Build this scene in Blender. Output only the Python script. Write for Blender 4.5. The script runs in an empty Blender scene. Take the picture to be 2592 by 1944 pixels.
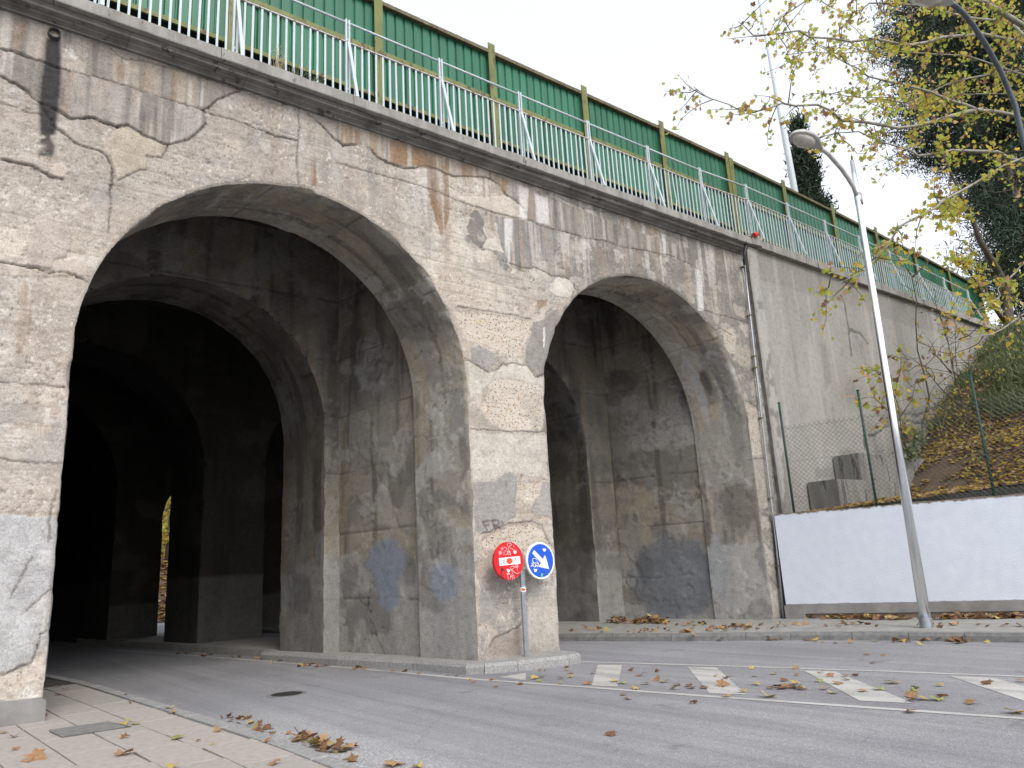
import bpy, math, random
import numpy as np
from mathutils import Matrix, Vector
random.seed(7); rng = np.random.default_rng(7)
S = bpy.context.scene
# ------------------------------------------------------------------ camera, sky, sun, exposure
EYE = np.array([0.0, 0.0, 1.52]); FPX = 1925.0
ROT = np.array([[0.79335391, -0.10104036, -0.60031693], [-0.60636597, -0.21854319, -0.7645647], [-0.05394328, 0.97058216, -0.23464952]])
cam = bpy.data.cameras.new('camera'); camo = bpy.data.objects.new('camera', cam); S.collection.objects.link(camo)
cam.sensor_width = 36; cam.lens = 36 * FPX / 2592; cam.clip_start = 0.05; cam.clip_end = 2000
camo.matrix_world = Matrix.Translation(EYE) @ Matrix(ROT.tolist()).to_4x4()
S.camera = camo
SUN_EL, SUN_AZ = 42.0, 192.0     # azimuth clockwise from +Y; the sun stands behind the camera behind thin cloud
wd = bpy.data.worlds.new('World'); S.world = wd; wd.use_nodes = True
wn = wd.node_tree.nodes; wl = wd.node_tree.links
sky = wn.new('ShaderNodeTexSky'); sky.sky_type = 'NISHITA'; sky.sun_disc = False
sky.sun_elevation = math.radians(SUN_EL); sky.sun_rotation = math.radians(SUN_AZ)
sky.air_density = 1.0; sky.dust_density = 6.0; sky.ozone_density = 1.0; sky.altitude = 600
hs = wn.new('ShaderNodeHueSaturation'); hs.inputs['Saturation'].default_value = 0.34; hs.inputs['Value'].default_value = 1.0
cl = wn.new('ShaderNodeMix'); cl.data_type = 'RGBA'; cl.inputs[0].default_value = 0.55; cl.inputs[7].default_value = (4.75, 4.95, 5.4, 1)   # even bright cloud layer over the sky
wl.new(sky.outputs[0], hs.inputs['Color']); wl.new(hs.outputs[0], cl.inputs[6]); wl.new(cl.outputs[2], wn['Background'].inputs['Color'])
wn['Background'].inputs['Strength'].default_value = 0.15
sl = bpy.data.lights.new('sun', 'SUN'); sl.energy = 0.9; sl.angle = math.radians(24); sl.color = (1.0, 0.95, 0.87)
so = bpy.data.objects.new('sun', sl); S.collection.objects.link(so)
a, e = math.radians(SUN_AZ), math.radians(SUN_EL)
sdir = Vector((math.sin(a) * math.cos(e), math.cos(a) * math.cos(e), math.sin(e)))
so.rotation_euler = sdir.to_track_quat('Z', 'Y').to_euler(); so.location = (0, -20, 30)
S.view_settings.view_transform = 'Standard'; S.view_settings.look = 'None'; S.view_settings.gamma = 1
S.view_settings.exposure = 0.95
S.cycles.max_bounces = 6; S.cycles.diffuse_bounces = 4

# ------------------------------------------------------------------ helpers
def ray(px, py): return ROT @ np.array([px - 1296.0, 972.0 - py, -FPX])
def atY(px, py, Y): r = ray(px, py); return EYE + r * (Y / r[1])
def atZ(px, py, z): r = ray(px, py); return EYE + r * ((z - EYE[2]) / r[2])
def crop(ox, oy, k): return lambda pts: [(ox + x / k, oy + y / k) for x, y in pts]
c1 = crop(0, 0, 2.37); c2 = crop(850, 0, 2.37); c3 = crop(1692, 0, 2.37); c4 = crop(0, 650, 2.37); c5 = crop(850, 650, 2.37)
c6 = crop(1692, 650, 2.37); c7 = crop(0, 1244, 2.37); c8 = crop(850, 1244, 2.37); c9 = crop(1692, 1244, 2.37); cz = crop(2100, 500, 4.484)
cr = crop(1370, 680, 3.318); cs = crop(1370, 1150, 3.318)

def link(o, parent=None):
    S.collection.objects.link(o)
    if parent is not None: o.parent = parent
    return o
def tag(o, label=None, cat=None, group=None, kind=None):
    if label: o['label'] = label
    if cat: o['category'] = cat
    if group: o['group'] = group
    if kind: o['kind'] = kind
    return o
def empty(name, loc=(0, 0, 0), **k):
    o = bpy.data.objects.new(name, None); o.empty_display_size = 0.2; o.location = loc; link(o); return tag(o, **k)
def mesh_np(name, V, Fq, mat, parent=None, cols=None, agg=None, smooth=False, extra=None):
    V = np.asarray(V, np.float32); Fq = np.asarray(Fq, np.int32); k = Fq.shape[1]
    me = bpy.data.meshes.new(name); me.vertices.add(len(V)); me.vertices.foreach_set('co', V.ravel())
    me.loops.add(Fq.size); me.loops.foreach_set('vertex_index', Fq.ravel())
    me.polygons.add(len(Fq)); me.polygons.foreach_set('loop_start', np.arange(0, Fq.size, k, dtype=np.int32))
    if smooth: me.polygons.foreach_set('use_smooth', np.ones(len(Fq), bool))
    if cols is not None:
        at = me.color_attributes.new('Col', 'FLOAT_COLOR', 'POINT')
        c = np.ones((len(V), 4), np.float32); c[:, :3] = cols; at.data.foreach_set('color', c.ravel())
    if agg is not None:
        at = me.attributes.new('agg', 'FLOAT', 'POINT'); at.data.foreach_set('value', np.asarray(agg, np.float32))
    me.update(calc_edges=True); me.validate()
    if mat: me.materials.append(mat)
    return link(bpy.data.objects.new(name, me), parent)
class MB:
    def __init__(s): s.v = []; s.f = []
    def add(s, v, f):
        b = len(s.v); s.v += [tuple(map(float, p)) for p in v]; s.f += [tuple(i + b for i in q) for q in f]; return s
    def box(s, x0, x1, y0, y1, z0, z1):
        return s.add([(x0, y0, z0), (x1, y0, z0), (x1, y1, z0), (x0, y1, z0), (x0, y0, z1), (x1, y0, z1), (x1, y1, z1), (x0, y1, z1)],
                     [(0, 3, 2, 1), (4, 5, 6, 7), (0, 1, 5, 4), (1, 2, 6, 5), (2, 3, 7, 6), (3, 0, 4, 7)])
    def prism(s, poly, z0, z1, bev=0.0):      # plan polygon (ccw) extruded in z
        n = len(poly); c = np.mean(np.array(poly), 0)
        rings = [[(x, y, z0) for x, y in poly]]
        if bev:
            rings.append([(x, y, z1 - bev) for x, y in poly])
            def ins(p):
                d = c - np.array(p); L = np.hypot(*d); return np.array(p) + d / L * min(bev * 1.4, L * .4)
            rings.append([(*ins(p), z1) for p in poly])
        else: rings.append([(x, y, z1) for x, y in poly])
        V = [p for r in rings for p in r]; F = []
        for k in range(len(rings) - 1):
            for i in range(n): j = (i + 1) % n; F.append((k * n + i, k * n + j, (k + 1) * n + j, (k + 1) * n + i))
        F.append(tuple(range((len(rings) - 1) * n, len(rings) * n))); F.append(tuple(reversed(range(n))))
        return s.add(V, F)
    def extrude(s, prof, x0, x1):             # profile in (y,z) swept along x
        n = len(prof); V = [(x0, y, z) for y, z in prof] + [(x1, y, z) for y, z in prof]
        F = [(i, (i + 1) % n, n + (i + 1) % n, n + i) for i in range(n)] + [tuple(range(n))[::-1], tuple(range(n, 2 * n))]
        return s.add(V, F)
    def tube(s, pts, rad, n=6, cap=True):
        pts = [np.array(p, float) for p in pts]; m = len(pts)
        if np.isscalar(rad): rad = [rad] * m
        V = []; up = np.array([0.13, 0.21, 0.97]); prev = None
        for i in range(m):
            t = pts[min(i + 1, m - 1)] - pts[max(i - 1, 0)]; t = t / (np.linalg.norm(t) + 1e-9)
            if prev is None:
                ref = up if abs(t @ up) < .9 else np.array([1., 0.1, 0]); u = np.cross(t, ref)
            else: u = prev - t * (prev @ t)
            u /= np.linalg.norm(u) + 1e-9; prev = u; w = np.cross(t, u)
            for k in range(n):
                q = 2 * math.pi * k / n; V.append(pts[i] + rad[i] * (u * math.cos(q) + w * math.sin(q)))
        F = [(i * n + k, i * n + (k + 1) % n, (i + 1) * n + (k + 1) % n, (i + 1) * n + k) for i in range(m - 1) for k in range(n)]
        if cap: F += [tuple(range(n))[::-1], tuple(range((m - 1) * n, m * n))]
        return s.add(V, F)
    def build(s, name, mat, parent=None, smooth=False):
        me = bpy.data.meshes.new(name); me.from_pydata(s.v, [], s.f)
        if smooth: me.polygons.foreach_set('use_smooth', np.ones(len(s.f), bool))
        me.update()
        if mat: me.materials.append(mat)
        return link(bpy.data.objects.new(name, me), parent)

# value noise
def _h(i, j, s):
    n = (i.astype(np.int64) * 374761393 + j.astype(np.int64) * 668265263 + s * 1442695041) & 0x7fffffff
    n = ((n ^ (n >> 13)) * 1274126177) & 0x7fffffff; n = n ^ (n >> 16); return (n & 0xffff) / 65535.0
def vn(x, y, s=0):
    xi = np.floor(x); yi = np.floor(y); fx = x - xi; fy = y - yi; fx = fx * fx * (3 - 2 * fx); fy = fy * fy * (3 - 2 * fy)
    a = _h(xi, yi, s); b = _h(xi + 1, yi, s); c = _h(xi, yi + 1, s); d = _h(xi + 1, yi + 1, s)
    return a + (b - a) * fx + (c - a) * fy + (a - b - c + d) * fx * fy
def fbm(x, y, s=0, o=4, g=.5):
    r = 0; amp = 1; t = 0
    for k in range(o): r = r + amp * vn(x * 2 ** k + 17.3 * k, y * 2 ** k - 9.1 * k, s + k * 7); t += amp; amp *= g
    return r / t
def sst(a, b, x): t = np.clip((x - a) / (b - a), 0, 1); return t * t * (3 - 2 * t)
def inpoly(X, Z, poly):
    P = np.array(poly); m = np.zeros(len(X), bool)
    bb = (X > P[:, 0].min()) & (X < P[:, 0].max()) & (Z > P[:, 1].min()) & (Z < P[:, 1].max()); idx = np.nonzero(bb)[0]
    x = X[idx]; z = Z[idx]; r = np.zeros(len(idx), bool)
    for i in range(len(P)):
        (xa, za), (xb, zb) = P[i], P[i - 1]
        if za == zb: continue
        r ^= ((za > z) != (zb > z)) & (x < (xb - xa) * (z - za) / (zb - za) + xa)
    m[idx] = r; return m
def linedist(X, Z, pts, mg=.12):
    D = np.full(len(X), 9.0)
    for (xa, za), (xb, zb) in zip(pts[:-1], pts[1:]):
        bb = np.nonzero((X > min(xa, xb) - mg) & (X < max(xa, xb) + mg) & (Z > min(za, zb) - mg) & (Z < max(za, zb) + mg))[0]
        if not len(bb): continue
        dx, dz = xb - xa, zb - za; L = dx * dx + dz * dz + 1e-9
        t = np.clip(((X[bb] - xa) * dx + (Z[bb] - za) * dz) / L, 0, 1)
        D[bb] = np.minimum(D[bb], np.hypot(X[bb] - xa - t * dx, Z[bb] - za - t * dz))
    return D

# ------------------------------------------------------------------ materials
def nodes(name):
    m = bpy.data.materials.new(name); m.use_nodes = True; nt = m.node_tree; return m, nt, nt.nodes, nt.links, nt.nodes['Principled BSDF']
def ramp(n, stops, interp='LINEAR'):
    r = n.new('ShaderNodeValToRGB'); r.color_ramp.interpolation = interp; el = r.color_ramp.elements
    while len(el) < len(stops): el.new(0.5)
    for e_, (p, c) in zip(el, stops): e_.position = p; e_.color = (*c, 1) if len(c) == 3 else c
    return r
def mix(n, l, f, a, b, mode='MIX'):
    m = n.new('ShaderNodeMix'); m.data_type = 'RGBA'; m.blend_type = mode
    for s, v in ((0, f), (6, a), (7, b)):
        if hasattr(v, 'is_output'): l.new(v, m.inputs[s])
        else: m.inputs[s].default_value = v if s == 0 else ((*v, 1) if len(v) == 3 else v)
    return m.outputs[2]
def tex(n, l, typ, scale, vec=None, **k):
    t = n.new(typ); t.inputs['Scale'].default_value = scale
    for q, v in k.items():
        if q in t.inputs: t.inputs[q].default_value = v
        else: setattr(t, q, v)
    if vec is not None: l.new(vec, t.inputs['Vector'])
    return t
def coords(n, l, sc=(1, 1, 1), which='Object', rot=(0, 0, 0)):
    tc = n.new('ShaderNodeTexCoord'); mp = n.new('ShaderNodeMapping'); mp.inputs['Scale'].default_value = sc; mp.inputs['Rotation'].default_value = rot
    l.new(tc.outputs[which], mp.inputs['Vector']); return mp.outputs[0]
def bump(n, l, b, h, st=.3, d=.01):
    bp = n.new('ShaderNodeBump'); bp.inputs['Strength'].default_value = st; bp.inputs['Distance'].default_value = d
    l.new(h, bp.inputs['Height']); l.new(bp.outputs[0], b.inputs['Normal'])
def simple(name, c1_, c2_, scale=6, rough=.7, metal=0, st=.2, d=.004, sc=(1, 1, 1), spot=None, spots=.62, detail=5):
    m, nt, n, l, b = nodes(name); v = coords(n, l, sc)
    t = tex(n, l, 'ShaderNodeTexNoise', scale, v, Detail=detail, Roughness=.6)
    r = ramp(n, [(.3, c1_), (.7, c2_)]); l.new(t.outputs['Fac'], r.inputs[0]); col = r.outputs[0]
    if spot:
        t2 = tex(n, l, 'ShaderNodeTexNoise', scale * 1.7, v, Detail=6, Roughness=.7)
        r2 = ramp(n, [(spots, (0, 0, 0)), (spots + .06, (1, 1, 1))]); l.new(t2.outputs['Fac'], r2.inputs[0]); col = mix(n, l, r2.outputs[0], col, spot)
    l.new(col, b.inputs['Base Color']); b.inputs['Roughness'].default_value = rough; b.inputs['Metallic'].default_value = metal
    t3 = tex(n, l, 'ShaderNodeTexNoise', scale * 9, v, Detail=4)
    bump(n, l, b, t3.outputs['Fac'], st, d); return m
M = {}
def concrete_mat(name, bst=.36):
    m, nt, n, l, b = nodes(name); v = coords(n, l)
    at = n.new('ShaderNodeAttribute'); at.attribute_name = 'Col'; ag = n.new('ShaderNodeAttribute'); ag.attribute_name = 'agg'
    t = tex(n, l, 'ShaderNodeTexNoise', 38, v, Detail=6, Roughness=.7); r = ramp(n, [(.28, (.66, .645, .63)), (.48, (1, 1, 1)), (.75, (1.18, 1.17, 1.15))]); l.new(t.outputs['Fac'], r.inputs[0])
    tm = tex(n, l, 'ShaderNodeTexNoise', 8, v, Detail=9, Roughness=.72); rm_ = ramp(n, [(.32, (.78, .765, .75)), (.5, (1, 1, 1)), (.7, (1.12, 1.11, 1.10))]); l.new(tm.outputs['Fac'], rm_.inputs[0])
    col = mix(n, l, 1.0, mix(n, l, 1.0, at.outputs['Color'], rm_.outputs[0], 'MULTIPLY'), r.outputs[0], 'MULTIPLY')
    tf = tex(n, l, 'ShaderNodeTexNoise', 95, v, Detail=3, Roughness=.6); rf = ramp(n, [(.36, (.70, .69, .68)), (.5, (1, 1, 1)), (.64, (1.18, 1.18, 1.17))]); l.new(tf.outputs['Fac'], rf.inputs[0]); col = mix(n, l, .8, col, rf.outputs[0], 'MULTIPLY')
    # small holes and specks
    t2 = tex(n, l, 'ShaderNodeTexVoronoi', 21, v); r2 = ramp(n, [(.06, (.5, .46, .42)), (.12, (1, 1, 1))]); l.new(t2.outputs['Distance'], r2.inputs[0])
    col = mix(n, l, .55, col, mix(n, l, 1.0, col, r2.outputs[0], 'MULTIPLY'))
    # exposed aggregate: pebbles in a paler matrix
    vo = tex(n, l, 'ShaderNodeTexVoronoi', 30, v, Randomness=1.0)
    sp = n.new('ShaderNodeSeparateColor'); l.new(vo.outputs['Color'], sp.inputs[0])
    pc = ramp(n, [(0, (.55, .48, .40)), (.3, (.50, .43, .34)), (.5, (.33, .22, .13)), (.62, (.13, .11, .095)), (.75, (.45, .30, .15)), (.88, (.20, .18, .16)), (1, (.60, .54, .46))], 'CONSTANT'); l.new(sp.outputs[0], pc.inputs[0])
    inside = ramp(n, [(.34, (1, 1, 1)), (.46, (0, 0, 0))]); l.new(vo.outputs['Distance'], inside.inputs[0])
    peb = mix(n, l, inside.outputs[0], at.outputs['Color'], pc.outputs[0])
    col = mix(n, l, ag.outputs['Fac'], col, peb)
    l.new(col, b.inputs['Base Color']); b.inputs['Roughness'].default_value = .93; b.inputs['Specular IOR Level'].default_value = .25
    h = n.new('ShaderNodeMath'); h.operation = 'MULTIPLY_ADD'; l.new(ag.outputs['Fac'], h.inputs[0]); l.new(inside.outputs[0], h.inputs[1]); l.new(t.outputs['Fac'], h.inputs[2])
    bump(n, l, b, h.outputs[0], bst, .02); return m
M['conc'] = concrete_mat('weathered_concrete'); M['inner'] = concrete_mat('sooty_shaded_concrete', .35)
M['coping'] = simple('grey_coping_stone', (.17, .165, .155), (.34, .33, .31), 3.5, .9, 0, .5, .006, (1, 1, .35), (.07, .068, .06), .60)
M['mould'] = simple('stained_moulding', (.10, .095, .085), (.24, .23, .215), 2.5, .9, 0, .4, .005, (1, 1, 1), (.05, .045, .04), .58)
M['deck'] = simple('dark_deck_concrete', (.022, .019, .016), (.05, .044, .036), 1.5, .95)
M['whiterail'] = simple('white_rail_paint', (.40, .465, .49), (.50, .565, .59), 5, .5, 0, .1, .001, (1, 1, 1), (.30, .17, .10), .70)
M['rustrail'] = simple('rusty_white_rail_paint', (.42, .40, .38), (.52, .53, .53), 9, .6, 0, .2, .001, (1, 1, 1), (.25, .10, .05), .54)
M['greensheet'] = simple('green_sheet_metal', (.019, .134, .074), (.027, .172, .097), 2.2, .42, 0, .05, .001, (1, 1, .3), (.03, .10, .055), .66)
_m = M['greensheet']; _n, _l = _m.node_tree.nodes, _m.node_tree.links; _b = _n['Principled BSDF']; _s = _b.inputs['Base Color'].links[0].from_socket; _o = _n.new('ShaderNodeObjectInfo'); _r = ramp(_n, [(0, (.74, .78, .76)), (1, (1.04, 1.0, 1.0))]); _l.new(_o.outputs['Random'], _r.inputs[0])
_t = tex(_n, _l, 'ShaderNodeTexNoise', 1.4, coords(_n, _l, (3, 1, .25)), Detail=6); _q = ramp(_n, [(.45, (1, 1, 1)), (.75, (.62, .66, .6))]); _l.new(_t.outputs['Fac'], _q.inputs[0]); _l.new(mix(_n, _l, 1.0, mix(_n, _l, 1.0, _s, _r.outputs[0], 'MULTIPLY'), _q.outputs[0], 'MULTIPLY'), _b.inputs['Base Color'])
M['olive'] = simple('olive_rusty_steel', (.10, .125, .035), (.18, .19, .06), 4, .65, 0, .2, .002, (1, 1, .4), (.085, .048, .028), .55)
M['olivedark'] = simple('brown_rusty_steel', (.075, .055, .035), (.15, .13, .06), 4, .7, 0, .2, .002, (1, 1, 1), (.05, .03, .022), .55)
M['galv'] = simple('bright_galvanised_steel', (.84, .88, .94), (.91, .94, .98), 14, .22, 1.0, .03, .001)
M['galvdull'] = simple('dull_galvanised_steel', (.30, .33, .36), (.42, .45, .48), 18, .45, .8, .05, .001)
M['darkarm'] = simple('dark_painted_arm', (.06, .075, .09), (.11, .13, .15), 10, .4, .4, .05, .001)
M['lamp'] = simple('grey_lamp_housing', (.36, .36, .36), (.46, .46, .45), 5, .5, 0, .05, .001)
M['lens'] = simple('prismatic_lamp_glass', (.42, .39, .34), (.60, .57, .52), 30, .12, 0, .5, .004)
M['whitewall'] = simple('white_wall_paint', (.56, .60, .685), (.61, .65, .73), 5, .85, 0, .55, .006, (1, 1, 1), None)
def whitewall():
    m = simple('white_wall_paint', (.56, .60, .685), (.61, .65, .73), 5, .85, 0, .7, .009); nt = m.node_tree; n, l = nt.nodes, nt.links; b = n['Principled BSDF']; src = b.inputs['Base Color'].links[0].from_socket  # bluish tint of the shaded wall put into the white base colour
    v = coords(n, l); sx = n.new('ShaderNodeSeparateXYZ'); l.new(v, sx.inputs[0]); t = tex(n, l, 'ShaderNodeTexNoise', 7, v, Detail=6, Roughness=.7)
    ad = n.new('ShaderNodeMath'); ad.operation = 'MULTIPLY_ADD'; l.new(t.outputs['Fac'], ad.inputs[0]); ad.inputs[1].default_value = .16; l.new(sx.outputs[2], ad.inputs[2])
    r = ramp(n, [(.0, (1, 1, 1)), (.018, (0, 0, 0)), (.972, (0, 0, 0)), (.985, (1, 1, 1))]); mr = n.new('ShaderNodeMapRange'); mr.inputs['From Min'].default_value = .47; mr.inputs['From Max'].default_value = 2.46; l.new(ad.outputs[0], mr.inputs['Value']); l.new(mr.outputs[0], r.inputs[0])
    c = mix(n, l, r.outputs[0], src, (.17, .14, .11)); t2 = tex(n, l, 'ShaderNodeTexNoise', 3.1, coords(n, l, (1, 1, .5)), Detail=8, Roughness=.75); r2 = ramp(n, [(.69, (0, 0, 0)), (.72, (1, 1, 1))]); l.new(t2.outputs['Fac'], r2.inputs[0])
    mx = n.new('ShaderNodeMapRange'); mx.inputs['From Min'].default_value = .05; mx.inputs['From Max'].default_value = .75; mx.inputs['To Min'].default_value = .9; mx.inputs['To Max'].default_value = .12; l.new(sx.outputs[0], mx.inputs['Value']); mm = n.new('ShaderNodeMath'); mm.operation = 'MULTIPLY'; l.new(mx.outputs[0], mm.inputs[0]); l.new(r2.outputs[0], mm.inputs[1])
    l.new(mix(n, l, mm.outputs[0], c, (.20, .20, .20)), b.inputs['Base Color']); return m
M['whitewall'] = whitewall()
M['ledge'] = simple('grey_plinth_concrete', (.17, .165, .16), (.27, .26, .25), 3, .9, 0, .4, .004, (1, 1, 1), (.5, .5, .5), .72)
M['fence'] = simple('green_fence_paint', (.008, .038, .03), (.015, .06, .045), 8, .5)
M['wire'] = simple('grey_green_wire', (.06, .08, .07), (.10, .12, .11), 8, .5, .4)
M['kerb'] = simple('rough_granite_kerb', (.20, .20, .20), (.36, .355, .35), 30, .9, 0, .6, .008, (1, 1, 1), (.13, .125, .12), .60)
M['kerbdark'] = simple('dark_kerb_concrete', (.13, .13, .13), (.22, .22, .215), 10, .9, 0, .5, .006)
M['pavegrey'] = simple('grey_pavement_concrete', (.22, .215, .20), (.32, .31, .29), 4, .95, 0, .5, .005, (1, 1, 1), (.15, .145, .13), .64)
M['slab'] = simple('pinkish_paving_concrete', (.295, .262, .242), (.39, .352, .33), 16, .95, 0, .6, .005, (1, 1, 1), (.22, .19, .17), .63)
M['slab2'] = simple('greyer_paving_concrete', (.27, .25, .23), (.36, .335, .31), 16, .95, 0, .6, .005, (1, 1, 1), (.20, .18, .17), .63)
M['joint'] = simple('dirt_in_joints', (.05, .045, .04), (.09, .08, .07), 20, 1)
M['iron'] = simple('cast_iron', (.035, .035, .036), (.08, .078, .075), 30, .6, .6, .4, .003)
M['signred'] = simple('sign_red', (.55, .006, .012), (.62, .012, .018), 3, .35)
M['signblue'] = simple('sign_blue', (.006, .075, .50), (.010, .095, .58), 3, .35)
M['signwhite'] = simple('sign_white', (.70, .71, .72), (.80, .80, .81), 4, .4)
M['signgrey'] = simple('sign_arrow_offwhite', (.60, .61, .61), (.72, .72, .72), 4, .4)
M['ink'] = simple('grey_marker', (.10, .12, .12), (.22, .25, .24), 30, .6)
M['blackink'] = simple('black_marker', (.015, .01, .01), (.04, .03, .03), 30, .6)
M['redspray'] = simple('red_spray', (.60, .05, .015), (.66, .10, .03), 30, .6)
M['greensticker'] = simple('green_sticker', (.04, .42, .22), (.15, .5, .3), 30, .6)
M['pinkscratch'] = simple('pink_scratched_paint', (.60, .14, .18), (.72, .36, .40), 40, .6)
M['whitescr'] = simple('pale_scratched_paint', (.70, .60, .62), (.80, .76, .78), 40, .6)
M['rubber'] = simple('black_hose', (.015, .015, .016), (.03, .03, .03), 10, .5)
M['redcap'] = simple('red_plastic_cap', (.50, .02, .01), (.58, .04, .02), 8, .4)
M['bark'] = simple('mottled_plane_bark', (.20, .185, .155), (.33, .315, .27), 7, .9, 0, .3, .006, (1, 1, 1), (.10, .08, .06), .56)
M['darkbark'] = simple('dark_bark', (.06, .045, .035), (.12, .095, .075), 9, .95, 0, .6, .01)
M['needle'] = simple('pine_needles', (.020, .040, .024), (.046, .078, .044), 1.3, .8)
M['cypress'] = simple('cypress_foliage', (.010, .024, .013), (.028, .048, .022), 2.0, .8)
M['soil'] = simple('dark_bank_soil', (.06, .04, .028), (.13, .085, .05), 2.5, 1, 0, .7, .03, (1, 1, 1), (.20, .11, .04), .6)
M['ground'] = simple('rough_ground', (.10, .085, .06), (.16, .14, .10), .7, 1)
M['track'] = simple('track_ballast', (.10, .095, .09), (.2, .19, .18), 3, 1)
def leafmat(name, ca, cb, tr=.35):
    m, nt, n, l, b = nodes(name); v = coords(n, l); t = tex(n, l, 'ShaderNodeTexNoise', 9, v, Detail=3)
    r = ramp(n, [(.35, ca), (.65, cb)]); l.new(t.outputs['Fac'], r.inputs[0]); l.new(r.outputs[0], b.inputs['Base Color']); b.inputs['Roughness'].default_value = .7
    td = n.new('ShaderNodeBsdfTranslucent'); l.new(r.outputs[0], td.inputs['Color']); mx = n.new('ShaderNodeMixShader'); mx.inputs[0].default_value = tr
    l.new(b.outputs[0], mx.inputs[1]); l.new(td.outputs[0], mx.inputs[2]); l.new(mx.outputs[0], n['Material Output'].inputs['Surface']); return m
M['lyellow'] = leafmat('yellow_leaf', (.54, .38, .05), (.66, .54, .12), .6); M['lorange'] = leafmat('orange_brown_leaf', (.25, .135, .065), (.35, .21, .11), .2); M['fyellow'] = leafmat('dull_yellow_leaf', (.38, .28, .08), (.46, .37, .14), .2); M['fgreen'] = leafmat('dull_green_leaf', (.20, .23, .06), (.30, .31, .10), .2)
M['lgreen'] = leafmat('yellow_green_leaf', (.34, .40, .06), (.50, .52, .11), .6); M['lbrown'] = leafmat('brown_leaf', (.12, .06, .03), (.20, .10, .05), .15)
M['ltan'] = leafmat('tan_leaf', (.36, .22, .11), (.46, .30, .16), .2); M['grass'] = leafmat('bank_grass', (.10, .14, .06), (.22, .25, .13), .35)
M['dry'] = leafmat('dry_stalks', (.36, .28, .14), (.48, .40, .22), .3)

# asphalt: coarse stone speckle, worn lighter wheel tracks along the traffic direction, pale dust in the gutter by the near kerb
def asphalt():
    m, nt, n, l, b = nodes('worn_asphalt'); v = coords(n, l)
    big = tex(n, l, 'ShaderNodeTexNoise', .35, v, Detail=4); r = ramp(n, [(.3, (.205, .206, .222)), (.7, (.268, .267, .283))]); l.new(big.outputs['Fac'], r.inputs[0])
    sv = coords(n, l, (1.5, .05, 1), rot=(0, 0, math.radians(-9))); tr = tex(n, l, 'ShaderNodeTexNoise', 2.0, sv, Detail=5, Roughness=.6)
    r2 = ramp(n, [(.32, (.77, .77, .78)), (.62, (1.10, 1.10, 1.09))]); l.new(tr.outputs['Fac'], r2.inputs[0]); col = mix(n, l, .8, r.outputs[0], r2.outputs[0], 'MULTIPLY')
    fine = tex(n, l, 'ShaderNodeTexVoronoi', 85, v); fs = n.new('ShaderNodeSeparateColor'); l.new(fine.outputs['Color'], fs.inputs[0])
    r3 = ramp(n, [(0, (.6, .6, .6)), (.3, (.9, .9, .9)), (.85, (1.1, 1.1, 1.1)), (.93, (1.7, 1.68, 1.62))]); l.new(fs.outputs[0], r3.inputs[0]); col = mix(n, l, .5, col, r3.outputs[0], 'MULTIPLY')
    sx = n.new('ShaderNodeSeparateXYZ'); l.new(v, sx.inputs[0]); wn2 = tex(n, l, 'ShaderNodeTexNoise', 2.2, v, Detail=6, Roughness=.7)
    ad = n.new('ShaderNodeMath'); ad.operation = 'MULTIPLY_ADD'; l.new(wn2.outputs['Fac'], ad.inputs[0]); ad.inputs[1].default_value = -1.3; l.new(sx.outputs[0], ad.inputs[2])
    mr = n.new('ShaderNodeMapRange'); mr.inputs['From Min'].default_value = 2.1; mr.inputs['From Max'].default_value = 3.5; mr.inputs['To Min'].default_value = .8; mr.inputs['To Max'].default_value = 0; l.new(ad.outputs[0], mr.inputs['Value'])
    oil = tex(n, l, 'ShaderNodeTexNoise', 1.1, v, Detail=7, Roughness=.7); ro = ramp(n, [(.60, (1, 1, 1)), (.68, (.66, .65, .64))]); l.new(oil.outputs['Fac'], ro.inputs[0]); col = mix(n, l, .8, col, ro.outputs[0], 'MULTIPLY')
    cw = tex(n, l, 'ShaderNodeTexNoise', 3.0, v, Detail=4); cm = n.new('ShaderNodeMix'); cm.data_type = 'VECTOR'; cm.inputs[0].default_value = .25; l.new(v, cm.inputs[4]); l.new(cw.outputs['Color'], cm.inputs[5])
    ck = tex(n, l, 'ShaderNodeTexVoronoi', .55, cm.outputs[1], feature='DISTANCE_TO_EDGE'); rc = ramp(n, [(.0, (.45, .45, .45)), (.006, (1, 1, 1))]); l.new(ck.outputs['Distance'], rc.inputs[0]); col = mix(n, l, .28, col, rc.outputs[0], 'MULTIPLY')
    my = n.new('ShaderNodeMapRange'); my.inputs['From Min'].default_value = 8.2; my.inputs['From Max'].default_value = 10.4; my.inputs['To Min'].default_value = 1; my.inputs['To Max'].default_value = 0; l.new(sx.outputs[1], my.inputs['Value'])
    mm_ = n.new('ShaderNodeMath'); mm_.operation = 'MULTIPLY'; l.new(mr.outputs[0], mm_.inputs[0]); l.new(my.outputs[0], mm_.inputs[1])
    sp_ = ramp(n, [(.0, (.20, .2, .2)), (.45, (.36, .355, .355)), (.85, (.52, .52, .525)), (.95, (.75, .75, .75))]); l.new(fs.outputs[1], sp_.inputs[0]); col = mix(n, l, mm_.outputs[0], col, sp_.outputs[0]); l.new(col, b.inputs['Base Color']); b.inputs['Roughness'].default_value = .88
    bump(n, l, b, fine.outputs['Distance'], .6, .006); return m
M['asphalt'] = asphalt()
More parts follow.
